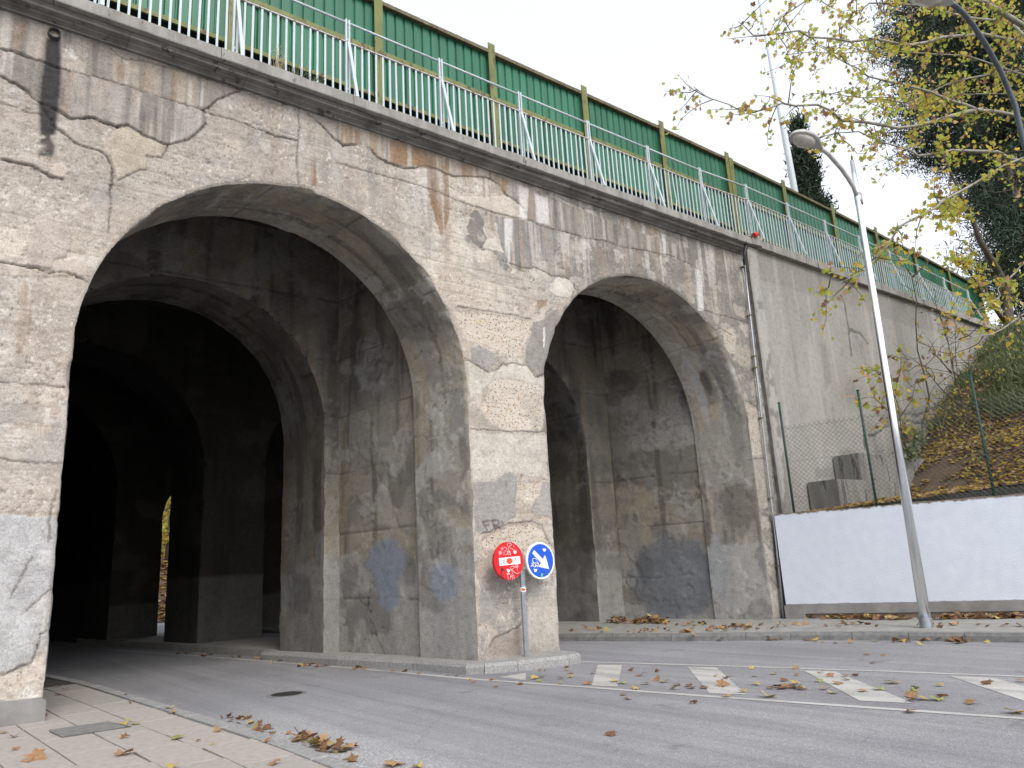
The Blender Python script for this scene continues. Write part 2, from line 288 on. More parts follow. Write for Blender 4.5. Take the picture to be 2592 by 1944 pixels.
def linepaint():
    m, nt, n, l, b = nodes('worn_road_paint'); v = coords(n, l)
    t = tex(n, l, 'ShaderNodeTexNoise', 26, v, Detail=7, Roughness=.75); t2 = tex(n, l, 'ShaderNodeTexNoise', 3, coords(n, l, (1, .25, 1), rot=(0, 0, .5)), Detail=4)
    ad = n.new('ShaderNodeMath'); ad.operation = 'ADD'; l.new(t.outputs['Fac'], ad.inputs[0]); l.new(t2.outputs['Fac'], ad.inputs[1])
    r = ramp(n, [(.42, (.46, .45, .43)), (.50, (.40, .392, .375)), (.60, (.26, .257, .255))]); mm = n.new('ShaderNodeMath'); mm.operation = 'MULTIPLY'; mm.inputs[1].default_value = .5; l.new(ad.outputs[0], mm.inputs[0]); l.new(mm.outputs[0], r.inputs[0])
    l.new(r.outputs[0], b.inputs['Base Color']); b.inputs['Roughness'].default_value = .8; bump(n, l, b, t.outputs['Fac'], .4, .004); return m
M['line'] = linepaint()

# ------------------------------------------------------------------ ground, road, pavements, kerbs
Y0 = 10.3; K = .155                                    # facade plane; the tunnels run skew to it
def skx(u, y): return u - K * (y - Y0)
def sheet(name, poly, z, mat, **k):
    o = MB().add([(x, y, z) for x, y in poly], [tuple(range(len(poly)))]).build(name, mat); return tag(o, **k)
sheet('ground', [(-400, -400), (500, -400), (500, 500), (-400, 500)], -.30, M['ground'], kind='structure')
sheet('road', [(-20, -40), (40, -40), (40, 60), (-20, 60)], 0, M['asphalt'], kind='structure')
def lerp_poly(pts, y): return float(np.interp(y, [p[1] for p in pts], [p[0] for p in pts]))
LK = [(2.75, -12), (2.72, 3), (2.70, 6.9), (2.56, 9.4), (2.32, 13.5), (2.09, 15.4), (.5, 27)]          # near kerb, outer edge
pave = MB().prism([(-12, -12), (2.73 - .16, -12), (2.54, 5), (2.53, 7), (2.41, 9.4), (2.17, 13.5), (1.9, 15.4), (.3, 27), (-12, 27)], -.02, .165).build('pavement', M['joint']); tag(pave, kind='structure')
# paving slabs: columns 0.43 m wide in running bond, following the kerb
protos = []
def slabmesh(seed, w, h):
    r = random.Random(seed); bm = MB(); g = .006
    j = lambda: r.uniform(-.003, .003)
    bm.prism([(g + j(), g + j()), (w - g + j(), g + j()), (w - g + j(), h - g + j()), (g + j(), h - g + j())], -.03, 0.0, .0025); return bm
for i in range(6):
    o = slabmesh(i, .43, .92).build('paving_slab', M['slab' if i % 3 else 'slab2']); protos.append(o.data); bpy.data.objects.remove(o)
n_slab = 0
gx0, gx1, gy0, gy1 = 1.24, 1.84, 8.86, 9.42            # the iron cover's frame
for ci in range(0, 10):
    xoff = 2.405 - (ci + 1) * .434
    off = (ci * .37) % .92
    for ri in range(3, 16):
        y = -.2 + ri * .926 + off; x = xoff + (lerp_poly(LK, y + .46) - 2.70) * 1.0 + .148
        if x < -2.2 or y > 13.5: continue
        if x < .75 and y > 9.7: continue
        o = bpy.data.objects.new('paving_slab', protos[random.randrange(6)]); link(o, pave)
        ang = math.atan2(lerp_poly(LK, y) - lerp_poly(LK, y + .92), .92)
        o.location = (x, y, .181 + random.uniform(-.002, .003)); o.rotation_euler = (random.uniform(-.002, .002), random.uniform(-.003, .003), ang); n_slab += 1
nk = empty('near_kerb', (2.6, 6, 0), kind='structure')
ys = np.arange(-3, 27, 1.0)
for y in ys:
    xa, xb = lerp_poly(LK, y), lerp_poly(LK, y + 1.0)
    o = MB().prism([(xa - .145 - 2.6, y + .006 - 6), (xa - 2.6, y + .006 - 6), (xb - 2.6, y + .994 - 6), (xb - .145 - 2.6, y + .994 - 6)], -.05, .185, .012).build('kerb_stone', M['kerb'], nk)
M['covermetal'] = simple('worn_cover_iron', (.07, .068, .066), (.15, .145, .14), 60, .6, .3, .5, .004)
# iron cover in the pavement
cov = empty('pavement_cover', (1.54, 9.14, .186), label='rectangular ribbed iron cover set in the pinkish pavement', cat='cover')
MB().prism([(-.30, .20), (-.25, -.27), (.35, -.30), (.24, .27)], -.02, .004).build('frame', M['covermetal'], cov)
for i in range(16):
    yy = -.26 + i * .033; MB().box(-.255 + .003 * i * -1, .30 - .004 * i, yy, yy + .014, .004, .010).build('rib', M['kerbdark'], cov)
# manhole in the road
mh = empty('manhole_lid', (4.25, 10.80, .003), label='small round dark manhole lid in the asphalt under the left arch', cat='manhole')
MB().tube([(0, 0, -.01), (0, 0, .004)], .21, 28).build('lid', M['iron'], mh)
MB().tube([(0, 0, -.01), (0, 0, .003)], .27, 28).build('asphalt_collar', M['kerbdark'], mh)
# island under the middle pier
isl_out = [(skx(6.62, 27.6), 27.6), (skx(6.62, 22), 22), (skx(6.62, 16), 16), (6.16, 13.3), (6.58, 11.4), (6.74, 10.10), (6.92, 9.86), (7.4, 9.66), (8.27, 9.47), (8.56, 9.52), (8.70, 9.75), (8.72, 10.6), (skx(9.15, 13), 13), (skx(9.15, 16), 16), (skx(9.15, 22), 22), (skx(9.15, 27.6), 27.6)]
ci_ = np.array([7.6, 14]);
def inset(poly, d):
    P = np.array(poly); n = len(P); out = []
    for i in range(n):
        a_, b_, c_ = P[i - 1], P[i], P[(i + 1) % n]; t1 = (b_ - a_) / np.linalg.norm(b_ - a_); t2 = (c_ - b_) / np.linalg.norm(c_ - b_)
        nn = np.array([-t1[1] - t2[1], t1[0] + t2[0]]); nn /= np.linalg.norm(nn); out.append(tuple(b_ + nn * d))
    return out
isl_in = inset(isl_out, .30)
isl = MB().prism(isl_in, -.02, .145).build('pier_island', M['pavegrey']); tag(isl, kind='structure')
def kerb_run(parent, outer, inner, z, matf, seg=1.0, batter=.03):
    k = 0
    for (a_, b_, ai, bi) in zip(outer[:-1], outer[1:], inner[:-1], inner[1:]):
        a_, b_, ai, bi = map(np.array, (a_, b_, ai, bi)); L = np.linalg.norm(b_ - a_); m_ = max(1, round(L / seg))
        for i in range(m_):
            t0, t1 = i / m_, (i + 1) / m_; g = .004 / L
            P = [a_ + (b_ - a_) * (t0 + g), a_ + (b_ - a_) * (t1 - g), bi * (t1 - g) + ai * (1 - t1 + g), bi * (t0 + g) + ai * (1 - t0 - g)]
            q = [P[0] * (1 - .1) + P[3] * .1, P[1] * .9 + P[2] * .1]; j = random.uniform(-.006, .006)
            V = [(*P[0], -.05), (*P[1], -.05), (*P[2], -.05), (*P[3], -.05), (*P[0], z - .05 + j), (*P[1], z - .05 + j), (*q[0], z + j), (*q[1], z + j), (*P[2], z + j), (*P[3], z + j)]
            F = [(0, 1, 5, 4), (4, 5, 7, 6), (6, 7, 8, 9), (1, 2, 8, 7, 5), (3, 0, 4, 6, 9), (2, 3, 9, 8)]
            MB().add(V, F).build('kerb_stone', matf(k), parent); k += 1
kerb_run(isl, isl_out[2:14], isl_in[2:14], .15, lambda k: M['kerb'], .95)
# right pavement
RK = [(skx(10.75, 27.5), 27.5), (skx(10.9, 18), 18), (10.72, 12.58), (11.60, 10.30), (12.20, 9.05), (12.55, 8.35), (12.92, 7.4), (13.17, 6.55), (13.36, 5.75), (13.50, 4.9), (13.62, 3.5), (13.66, 0), (13.4, -8)]
RKi = [(x + .17 * (1 if i > 2 else 1), y + .06) for i, (x, y) in enumerate(RK)]
rp = MB().prism(RKi + [(30, -8), (30, -2), (17.0, 4.5), (15.3, 10.1), (15.3, 10.6), (skx(15.2, 27.5), 27.5)], -.02, .125).build('far_pavement', M['pavegrey']); tag(rp, kind='structure')
kerb_run(rp, RK, RKi, .13, lambda k: M['kerbdark'], 1.0)
# painted markings
mk = empty('road_markings', (8, 7, .004), kind='structure')
def strip(name, pts, w, z=.0045):
    P = [np.array(p) for p in pts]; V = []
    for i, p in enumerate(P):
        t = P[min(i + 1, len(P) - 1)] - P[max(i - 1, 0)]; t = t / np.linalg.norm(t); n_ = np.array([-t[1], t[0]]); V += [(*(p + n_ * w / 2 - (8, 7)), 0), (*(p - n_ * w / 2 - (8, 7)), 0)]
    F = [(2 * i, 2 * i + 2, 2 * i + 3, 2 * i + 1) for i in range(len(P) - 1)]
    MB().add(V, F).build(name, M['line'], mk)
strip('edge_line', [(4.0, 25), (5.1, 19), (6.05, 13.2), (6.30, 11.4), (6.51, 9.68), (6.70, 8.7), (6.92, 7.64), (7.13, 6.44), (7.50, 4.61), (7.83, 3.01), (8.4, 0), (9, -3)], .10)
strip('edge_line', [(8.62, 9.6), (8.82, 9.0), (9.06, 8.15), (9.33, 7.2), (9.59, 6.28), (9.88, 5.1), (10.17, 3.82), (10.9, 0), (11.4, -3)], .10)
for q in ([(8.50, 9.08), (8.66, 8.72), (7.16, 7.32), (7.05, 7.68)], [(8.98, 7.73), (9.12, 7.32), (7.54, 5.67), (7.38, 6.06)], [(9.42, 6.14), (9.54, 5.76), (8.00, 4.04), (7.85, 4.52)],
          [(9.83, 4.49), (9.91, 4.03), (8.46, 2.45), (8.30, 2.92)], [(6.85, 9.42), (7.33, 9.39), (6.86, 8.80)], [(10.2, 2.9), (10.3, 2.45), (8.9, .9), (8.75, 1.35)]):
    MB().add([(x - 8, y - 7, 0) for x, y in q], [tuple(range(len(q)))]).build('hatch_bar', M['line'], mk)

# ------------------------------------------------------------------ the bridge
bridge = empty('arch_bridge', (8, 10.3, 0), label='old weathered concrete railway bridge with two round arches', cat='bridge')
BO = np.array([8, 10.3, 0.0])
ARL = (4.205, 2.925, 4.45); ARR = (11.89, 3.06, 4.38)   # centre, radius, springing height
def bnoise(x, z, s):                                    # chipped arris
    n1 = fbm(x * 5, z * 5, 31 + s, 4) - .5; n2 = fbm(x * 1.7, z * 1.7, 77 + s, 3)
    return .030 * n1 + .24 * np.clip(n2 - .60, 0, 1)
def bound_t(arc, zb, ds):
    c, R, zs = arc; L1 = zs - zb; La = math.pi * R; T = np.linspace(0, 2 * L1 + La, max(8, int((2 * L1 + La) / ds)))
    x = np.where(T < L1, c - R, np.where(T > L1 + La, c + R, c - R * np.cos((T - L1) / R))); z = np.where(T < L1, zb + T, np.where(T > L1 + La, zs - (T - L1 - La), zs + R * np.sin((T - L1) / R)))
    nx = np.where(T < L1, 1, np.where(T > L1 + La, -1, (c - x) / R)); nz = np.where((T < L1) | (T > L1 + La), 0, (zs - z) / R)
    return T, x, z, nx, nz
def arch_sd(X, Z, arc, s):
    c, R, zs = arc; up = Z > zs; r = np.hypot(X - c, Z - zs) + 1e-9
    sd = np.where(up, r - R, np.abs(X - c) - R)
    bx = np.where(up, c + (X - c) / r * R, c + np.sign(X - c) * R); bz = np.where(up, zs + (Z - zs) / r * R, Z)
    sd = sd - bnoise(bx, bz, s)
    ux = np.where(up, (X - c) / r, np.sign(X - c)); uz = np.where(up, (Z - zs) / r, 0); return sd, ux, uz
def grid_faces(nx, nz):
    i = np.arange((nx - 1) * (nz - 1)); r = i // (nx - 1); c = i % (nx - 1); a_ = r * nx + c; return np.stack([a_, a_ + 1, a_ + nx + 1, a_ + nx], 1)
def cut(X, Z, faces, arcs, ds, s0=0):
    SD = np.full(len(X), 9.0)
    for k, arc in enumerate(arcs):
        sd, ux, uz = arch_sd(X, Z, arc, s0 + k); near = np.abs(sd) < .62 * ds
        X = np.where(near, X - ux * sd, X); Z = np.where(near, Z - uz * sd, Z); sd = np.where(near, 0, sd); SD = np.minimum(SD, sd)
    f = faces[(SD[faces] > -1e-6).all(1)]; used = np.zeros(len(X), bool); used[f] = True; idx = np.cumsum(used) - 1
    return X[used], Z[used], SD[used], idx[f]

# facade coordinates of things traced on the photograph
def FZ(pts, Y=Y0): return [tuple(atY(px, py, Y)[[0, 2]]) for px, py in pts]
ds = .016
gx = np.arange(-1.6, 15.62, ds); gz = np.arange(0.02, 8.84, ds); XX, ZZ = np.meshgrid(gx, gz)
X, Z, SD, FQ = cut(XX.ravel(), ZZ.ravel(), grid_faces(len(gx), len(gz)), [ARL, ARR], ds)
XW = X + .045 * (fbm(X * 7, Z * 7, 3, 4) - .5) + .03 * (fbm(X * 30, Z * 30, 5, 2) - .5)
ZW = Z + .045 * (fbm(X * 7, Z * 7, 4, 4) - .5) + .03 * (fbm(X * 30, Z * 30, 6, 2) - .5)
N = len(X); C = np.zeros((N, 3)); H = np.zeros(N); AG = np.zeros(N)
def mixc(mask, col, C=None):
    global CC
    CC = CC * (1 - mask[:, None]) + np.array(col)[None, :] * mask[:, None]
f1 = fbm(X * .9, Z * 1.3, 11, 5); f2 = fbm(X * 3, Z * 3, 12, 5); f3 = fbm(X * 11, Z * 11, 13, 4)
CC = np.ones((N, 3)) * np.array((.45, .405, .342))
mixc(sst(.42, .62, f1), (.37, .325, .28)); mixc(sst(.50, .66, f2) * .75, (.54, .485, .405)); mixc(sst(.55, .72, fbm(X * 2.2, Z * 2.6, 15, 5)) * .6, (.36, .315, .26))
for sd_, th_, cc_, aa_ in ((301, .53, (.335, .30, .26), .75), (305, .56, (.50, .455, .385), .7), (309, .56, (.40, .335, .27), .8), (313, .58, (.315, .30, .28), .8)):
    mixc(sst(th_, th_ + .05, fbm(XW * .62, ZW * .85, sd_, 6, .55)) * aa_, cc_)
# whitish lime bloom, speckled
lime = sst(.56, .70, fbm(X * 2.5, Z * 2.5, 21, 5)) * sst(.50, .62, fbm(X * 14, Z * 14, 22, 4)); mixc(lime * .75, (.60, .575, .535))
# the right half is greyer: thin cement wash with ragged edges
wash = sst(.0, .05, (fbm(X * .8, Z * .8, 41, 5) - .5) * 1.1 + (X - 8.9 + .35 * (Z - 6.5)) * .17 + (fbm(XW * 4, ZW * 4, 42, 4) - .5) * .5)
mixc(wash * .92, (.205, .194, .175)); H += .008 * wash
mixc(wash * sst(.52, .60, fbm(XW * 3.3, ZW * 2.6, 43, 5)) * .8, (.36, .325, .275))
mixc(wash * sst(.56, .59, fbm(XW * 2.1, ZW * 2.1, 44, 5)) * .8, (.175, .166, .152))
mixc(sst(.0, .03, (fbm(XW * 2.7, ZW * 2.7, 45, 5) - .60)) * sst(7.5, 9.5, X) * .7, (.42, .385, .335))
# broad weathering streaks running down from the cornice
st = fbm(X * 5.0, Z * .35, 51, 4); top = sst(5.8, 8.7, Z)
mixc(sst(.50, .66, st) * top * .75, (.205, .19, .175)); mixc(sst(.55, .70, fbm(X * 6, Z * .3, 52, 4)) * top * .5, (.33, .21, .11)); mixc(sst(.56, .68, fbm(X * 7, Z * .35, 53, 4)) * top * .6, (.56, .55, .53))
mixc(sst(5.6, 8.2, Z + 1.2 * (fbm(X * .9, Z * .9, 57, 5) - .5)) * .55 * sst(7, 4.5, X), (.285, .26, .232))
mixc(sst(.55, .75, fbm(X * 1.6, Z * .25, 54, 4)) * .38 * sst(2.0, 0.4, X), (.40, .29, .18))
# thin skin of laitance flaking off in ragged islands, edges a few millimetres proud
for k_, (sc_, th_, col_, hh_) in enumerate(((2.0, .50, (.385, .33, .275), .007), (3.4, .545, (.485, .445, .39), .006), (1.3, .55, (.33, .30, .262), .009), (5.5, .575, (.30, .255, .205), -.008))):
    q = fbm(XW * sc_, ZW * sc_ * 1.25, 241 + k_ * 9, 6, .58); m_ = sst(th_, th_ + .012, q); mixc(m_ * (.36 - .05 * k_) * sst(.40, .62, fbm(X * .45, Z * .6, 290 + k_, 3)) * 1.6 * (1 - .85 * wash), col_); H += hh_ * .6 * m_
q = np.abs(fbm(XW * 1.1, ZW * 1.5, 281, 5) - .5); hair = np.exp(-(q / .0028) ** 2) * sst(.48, .56, fbm(X * .7, Z * .7, 282, 3)); H -= .010 * hair; mixc(hair * .5, (.10, .08, .065))
spk = sst(.70, .76, fbm(X * 24, Z * 24, 283, 2)) * sst(.45, .6, fbm(X * 1.9, Z * 1.9, 284, 4)); mixc(spk * .55 * (1 - .5 * wash), (.62, .595, .56))
# board-marked concrete: horizontal board joints, each with its own run
bz = .172
kb = np.round(Z / bz); zl = kb * bz + .02 * (vn(kb * 3.7, np.zeros(N), 61) - .5) + .012 * (fbm(X * .8, kb, 63, 3) - .5)
run = sst(.46, .56, fbm(X * .35 + kb * 13.7, kb * 5.1, 62, 3)); bl = np.exp(-((Z - zl) / .011) ** 2) * run * (1 - .7 * wash)
H -= .006 * bl; mixc(bl * .28, (.20, .165, .13)); H += .003 * (vn(kb + .5, np.floor(X / 2.2), 64) - .5) * (1 - wash)
grain = fbm(X * 1.2, Z * 46, 65, 3); H += .004 * (grain - .5) * (1 - wash); CC *= (1 + .10 * (grain - .5) * (1 - wash))[:, None]
H += .007 * (f2 - .5) + .004 * (f3 - .5) + .02 * (f1 - .5) + .003 * (fbm(X * 26, Z * 26, 14, 2) - .5)
# pits
pit = sst(.72, .78, fbm(X * 27, Z * 27, 71, 2)) * sst(.43, .56, fbm(X * 1.3, Z * 1.3, 72, 4)); H -= .010 * pit; mixc(pit * .5, (.17, .135, .105))

def patch(pts, col, h=.014, a=1.0, edge=.012, streak=None):
    global H
    P = FZ(pts); m = inpoly(XW, ZW, P); D = linedist(XW, ZW, P + P[:1], .1); s_ = np.where(m, sst(0, edge, D), 0.0)
    v = .80 + .40 * fbm(X * 5, Z * 4, 81, 5)
    global CC
    CC = CC * (1 - a * s_[:, None]) + a * s_[:, None] * np.array(col)[None] * v[:, None]
    if streak:
        q = fbm(X * 9, Z * .5, 83 + len(pts), 4); w1 = (s_ * sst(.44, .66, q) * .85)[:, None]; CC = CC * (1 - w1) + w1 * np.array(streak)[None] * .9; q = fbm(X * 12, Z * .7, 183 + len(pts), 4); w1 = (s_ * sst(.60, .70, q) * .45)[:, None]; CC = CC * (1 - w1) + w1 * np.array((.095, .09, .085))[None]; q = fbm(X * 8, Z * .6, 283 + len(pts), 4); w1 = (s_ * sst(.58, .74, q) * .42)[:, None]; CC = CC * (1 - w1) + w1 * np.array((.33, .22, .125))[None]
        q = fbm(X * 11, Z * .6, 93 + len(pts), 4); CC = CC * (1 - (s_ * sst(.56, .72, q) * .5)[:, None]) + (s_ * sst(.56, .72, q) * .5)[:, None] * np.array((.50, .47, .43))[None]
    H = H * (1 - s_ * .5) + h * s_; return s_
GREY = (.29, .28, .262)
# upper-left render coats
patch(c1([(0, 60), (120, 80), (300, 120), (520, 200), (510, 380), (440, 330), (380, 290), (340, 400), (265, 375), (180, 345), (80, 305), (0, 290)]), (.315, .285, .25), .012, .8, .012, (.20, .185, .165))
patch(c1([(520, 220), (640, 260), (700, 325), (870, 372), (1040, 410), (1260, 482), (1450, 540), (1370, 582), (1310, 597), (1225, 668), (1050, 617), (900, 572), (620, 482), (480, 440), (510, 380)]), (.33, .28, .22), .012, .8, .012, (.25, .23, .205))
patch(c1([(350, 418), (500, 450), (760, 520), (1050, 615), (1225, 670), (1240, 740), (1190, 795), (1140, 835), (1010, 875), (930, 840), (880, 830), (770, 756), (700, 757), (560, 712), (420, 712), (330, 640)]), (.325, .295, .265), .022, .9, .012, (.215, .195, .18))
patch(c1([(0, 300), (265, 383), (255, 600), (140, 530), (60, 490), (0, 455)]), (.30, .285, .255), .015, .7, .012, (.22, .20, .17))
patch(c1([(700, 765), (770, 760), (880, 832), (1008, 878), (975, 945), (880, 940), (885, 1015), (710, 1085), (680, 1050), (675, 990), (640, 930), (600, 870)]), (.40, .345, .26), .012, .75)
patch(c1([(220, 1300), (290, 1285), (330, 1320), (400, 1330), (430, 1400), (425, 1500), (380, 1545), (320, 1560), (320, 1610), (260, 1610), (160, 1590), (165, 1545), (155, 1480), (170, 1400)]), (.41, .355, .315), .022, .8)
patch(c1([(310, 985), (380, 985), (415, 1030), (370, 1078), (290, 1050)]), (.47, .40, .33), .02, .9)
patch(c1([(0, 930), (90, 935), (180, 940), (300, 985), (330, 1060), (240, 1025), (170, 990), (60, 970), (0, 955)]), (.40, .36, .31), .018, .7)
patch(c1([(0, 1590), (180, 1610), (320, 1640), (320, 1560), (430, 1540), (560, 1600), (545, 1659), (0, 1659)]), (.42, .355, .295), .012, .5)
# above the pier between the arches
patch(c2([(0, 840), (40, 872), (100, 865), (160, 868), (210, 905), (240, 940), (330, 985), (470, 1008), (590, 1010), (700, 1060), (850, 1060), (930, 1075), (1020, 1165), (1110, 1230), (1150, 1320), (1260, 1355), (1150, 1120), (1000, 1040), (850, 1000), (700, 930), (540, 880), (380, 830), (200, 770), (0, 710)]), (.37, .335, .285), .016, .75, .012, (.30, .22, .14))
patch(c2([(955, 1290), (1150, 1328), (1330, 1375), (1345, 1450), (1300, 1570), (1200, 1560), (1130, 1640), (1050, 1600), (1000, 1520), (975, 1420)]), (.27, .255, .235), .012, .9, .012, (.22, .21, .20))
patch(c2([(1070, 1195), (1160, 1120), (1400, 1230), (1640, 1330), (1900, 1420), (2133, 1500), (2133, 1590), (1850, 1505), (1600, 1445), (1400, 1400), (1150, 1325), (1110, 1235)]), (.275, .25, .22), .012, .85, .012, (.205, .19, .17))
patch(c2([(900, 1440), (960, 1420), (1010, 1520), (870, 1490)]), (.52, .47, .40), .012, .9)
patch(c2([(700, 1180), (900, 1180), (1020, 1170), (1110, 1235), (1140, 1320), (990, 1285), (860, 1245)]), (.53, .475, .40), .010, .7)
patch(c1([(1560, 830), (1620, 835), (1640, 930), (1590, 920), (1550, 900)]), (.43, .40, .355), .015, .8)
# pier between the arches
patch(c5([(800, 540), (860, 525), (890, 550), (950, 575), (965, 620), (930, 660), (900, 685), (830, 645), (810, 600)]), GREY, .012)
patch(c5([(1180, 390), (1240, 370), (1330, 300), (1345, 380), (1290, 480), (1270, 620), (1265, 700), (1200, 710), (1130, 620), (1140, 540), (1170, 470)]), (.26, .245, .225), .012)
patch(c5([(1240, 430), (1255, 420), (1250, 560), (1238, 540)]), (.60, .57, .53), .014)
patch(c5([(1280, 170), (1330, 125), (1400, 140), (1435, 200), (1400, 250), (1330, 240), (1280, 215)]), (.54, .50, .44), .018)
patch(c5([(1205, 260), (1270, 255), (1265, 290), (1215, 325)]), (.30, .21, .14), -.012)
patch(c5([(820, 1352), (960, 1340), (1000, 1305), (1045, 1290), (1090, 1310), (1080, 1440), (1075, 1560), (1020, 1590), (960, 1640), (870, 1670), (835, 1640)]), GREY, .010)
patch(c5([(1190, 1460), (1240, 1350), (1300, 1345), (1310, 1600), (1280, 1560), (1200, 1555), (1160, 1520)]), (.33, .31, .285), .010)
patch(c5([(800, 1060), (1000, 1060), (1260, 1075), (1270, 1340), (1090, 1300), (1040, 1290), (960, 1335), (820, 1345)]), (.50, .465, .405), .006, .7)
patch(c5([(790, 620), (890, 690), (960, 695), (1000, 650), (1150, 665), (1200, 725), (1265, 715), (1262, 800), (900, 780), (800, 860)]), (.50, .47, .41), .006, .7)
patch(c8([(870, 540), (900, 560), (960, 640), (1000, 700), (960, 760), (960, 820), (900, 790), (870, 700), (860, 620)]), (.30, .295, .28), .008, .75)
patch(c8([(920, 940), (950, 880), (1040, 840), (1110, 800), (1120, 990), (920, 1000)]), (.33, .275, .225), -.010, .9)
patch(c8([(1150, 560), (1320, 570), (1350, 960), (1150, 970)]), (.42, .39, .345), .004, .6)
# speckled loose paint on the pier
fl = sst(.55, .60, fbm(XW * 7, ZW * 5, 101, 4)) * inpoly(X, Z, FZ(c8([(860, 530), (1020, 540), (1060, 900), (870, 960)]))); mixc(fl * .8, (.27, .265, .25))
# foot of the left-hand pier: bluish grey paint, broken away low down
patch(c7([(-300, 130), (0, 135), (375, 152), (360, 520), (350, 700), (300, 850), (225, 930), (200, 1020), (120, 1045), (70, 1090), (-300, 1120)]), (.375, .385, .395), .012)
patch(c7([(200, 690), (250, 640), (345, 600), (345, 850), (230, 990), (225, 900), (240, 800)]), (.44, .42, .41), .008, .8)
patch(c7([(-300, 1235), (0, 1245), (300, 1225), (310, 1400), (-300, 1420)]), (.27, .26, .245), .022, .8)
rgh = inpoly(XW, ZW, FZ(c7([(-300, 1120), (70, 1090), (200, 1020), (300, 860), (345, 860), (320, 1200), (0, 1250), (-300, 1240)]))) * 1.0; H += rgh * .03 * (fbm(X * 9, Z * 9, 111, 4) - .6)
# right-hand pier
patch(c6([(540, 950), (600, 960), (640, 1240), (620, 1500), (500, 1520), (480, 1240)]), (.40, .365, .31), .008, .6)
patch(cs([(1400, 270), (1560, 190), (1600, 200), (1620, 480), (1600, 560), (1480, 540), (1460, 440)]), (.20, .185, .165), -.006, .8)
patch(cs([(1640, 1230), (1740, 1170), (1860, 1190), (2000, 1120), (2010, 1370), (1700, 1380)]), (.36, .33, .29), .010, .7)
# exposed aggregate
def agg(pts, a=1.0, h=-.012, soft=.05):
    global H
    P = FZ(pts); m = inpoly(XW, ZW, P); D = linedist(XW, ZW, P + P[:1], .15); s_ = np.where(m, sst(0, soft, D), 0.0)
    AG[:] = np.maximum(AG, a * s_); mixc(s_ * a * .6, (.53, .475, .395)); H += h * s_
agg(c5([(700, 310), (850, 320), (1000, 345), (1180, 380), (1170, 450), (1110, 590), (1060, 605), (980, 570), (870, 520), (780, 500), (740, 430)]))
agg(c5([(640, 60), (800, 90), (960, 150), (1000, 330), (720, 290)]), .5); agg(c5([(480, 0), (640, 0), (700, 260), (640, 270)]), .35)
agg(c5([(930, 720), (1050, 720), (1200, 760), (1255, 790), (1250, 1040), (1000, 1045), (900, 980), (860, 900), (900, 820)]), .9)
agg(c8([(870, 290), (930, 240), (1030, 195), (1180, 180), (1250, 230), (1275, 290), (1260, 400), (1100, 380), (950, 350), (880, 340)]), 1, -.02)
agg(c6([(340, 430), (380, 420), (410, 470), (405, 580), (370, 590), (335, 540), (325, 480)]), 1); agg(c6([(460, 870), (520, 900), (550, 930), (570, 1190), (500, 1200), (470, 1100), (480, 1000)]), .8)
agg(c6([(380, 270), (460, 300), (460, 380), (400, 350)]), .7); agg(c1([(1330, 820), (1450, 830), (1470, 930), (1340, 930)]), .6, -.008); agg(c1([(900, 930), (1500, 990), (1450, 1060), (950, 1030)]), .25, -.004)
agg(c5([(1080, 1345), (1240, 1345), (1230, 1440), (1130, 1480), (1080, 1430)]), .8); agg(c7([(0, 1120), (120, 1060), (230, 990), (300, 900), (310, 1150), (0, 1240)]), .45, 0)
# cracks and lifted edges
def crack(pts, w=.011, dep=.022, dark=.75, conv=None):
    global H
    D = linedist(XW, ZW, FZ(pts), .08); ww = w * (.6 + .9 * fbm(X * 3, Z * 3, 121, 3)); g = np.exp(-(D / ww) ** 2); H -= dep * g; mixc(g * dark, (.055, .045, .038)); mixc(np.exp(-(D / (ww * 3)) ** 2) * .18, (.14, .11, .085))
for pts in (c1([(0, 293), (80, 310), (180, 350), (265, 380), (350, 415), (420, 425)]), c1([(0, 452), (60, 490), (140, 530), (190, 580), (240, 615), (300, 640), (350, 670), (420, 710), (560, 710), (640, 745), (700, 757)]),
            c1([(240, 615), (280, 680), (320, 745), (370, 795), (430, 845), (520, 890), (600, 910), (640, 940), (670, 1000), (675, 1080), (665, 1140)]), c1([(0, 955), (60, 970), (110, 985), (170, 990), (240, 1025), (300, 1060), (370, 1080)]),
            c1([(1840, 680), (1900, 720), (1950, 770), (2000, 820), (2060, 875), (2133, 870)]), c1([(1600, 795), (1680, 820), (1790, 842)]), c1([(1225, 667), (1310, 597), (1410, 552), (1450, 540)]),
            c2([(210, 900), (240, 940), (330, 985), (400, 1005), (470, 1010)]), c4([(0, 35), (180, 60), (290, 95), (370, 90), (450, 115), (530, 155)])): crack(pts, .0115, .03, .85)
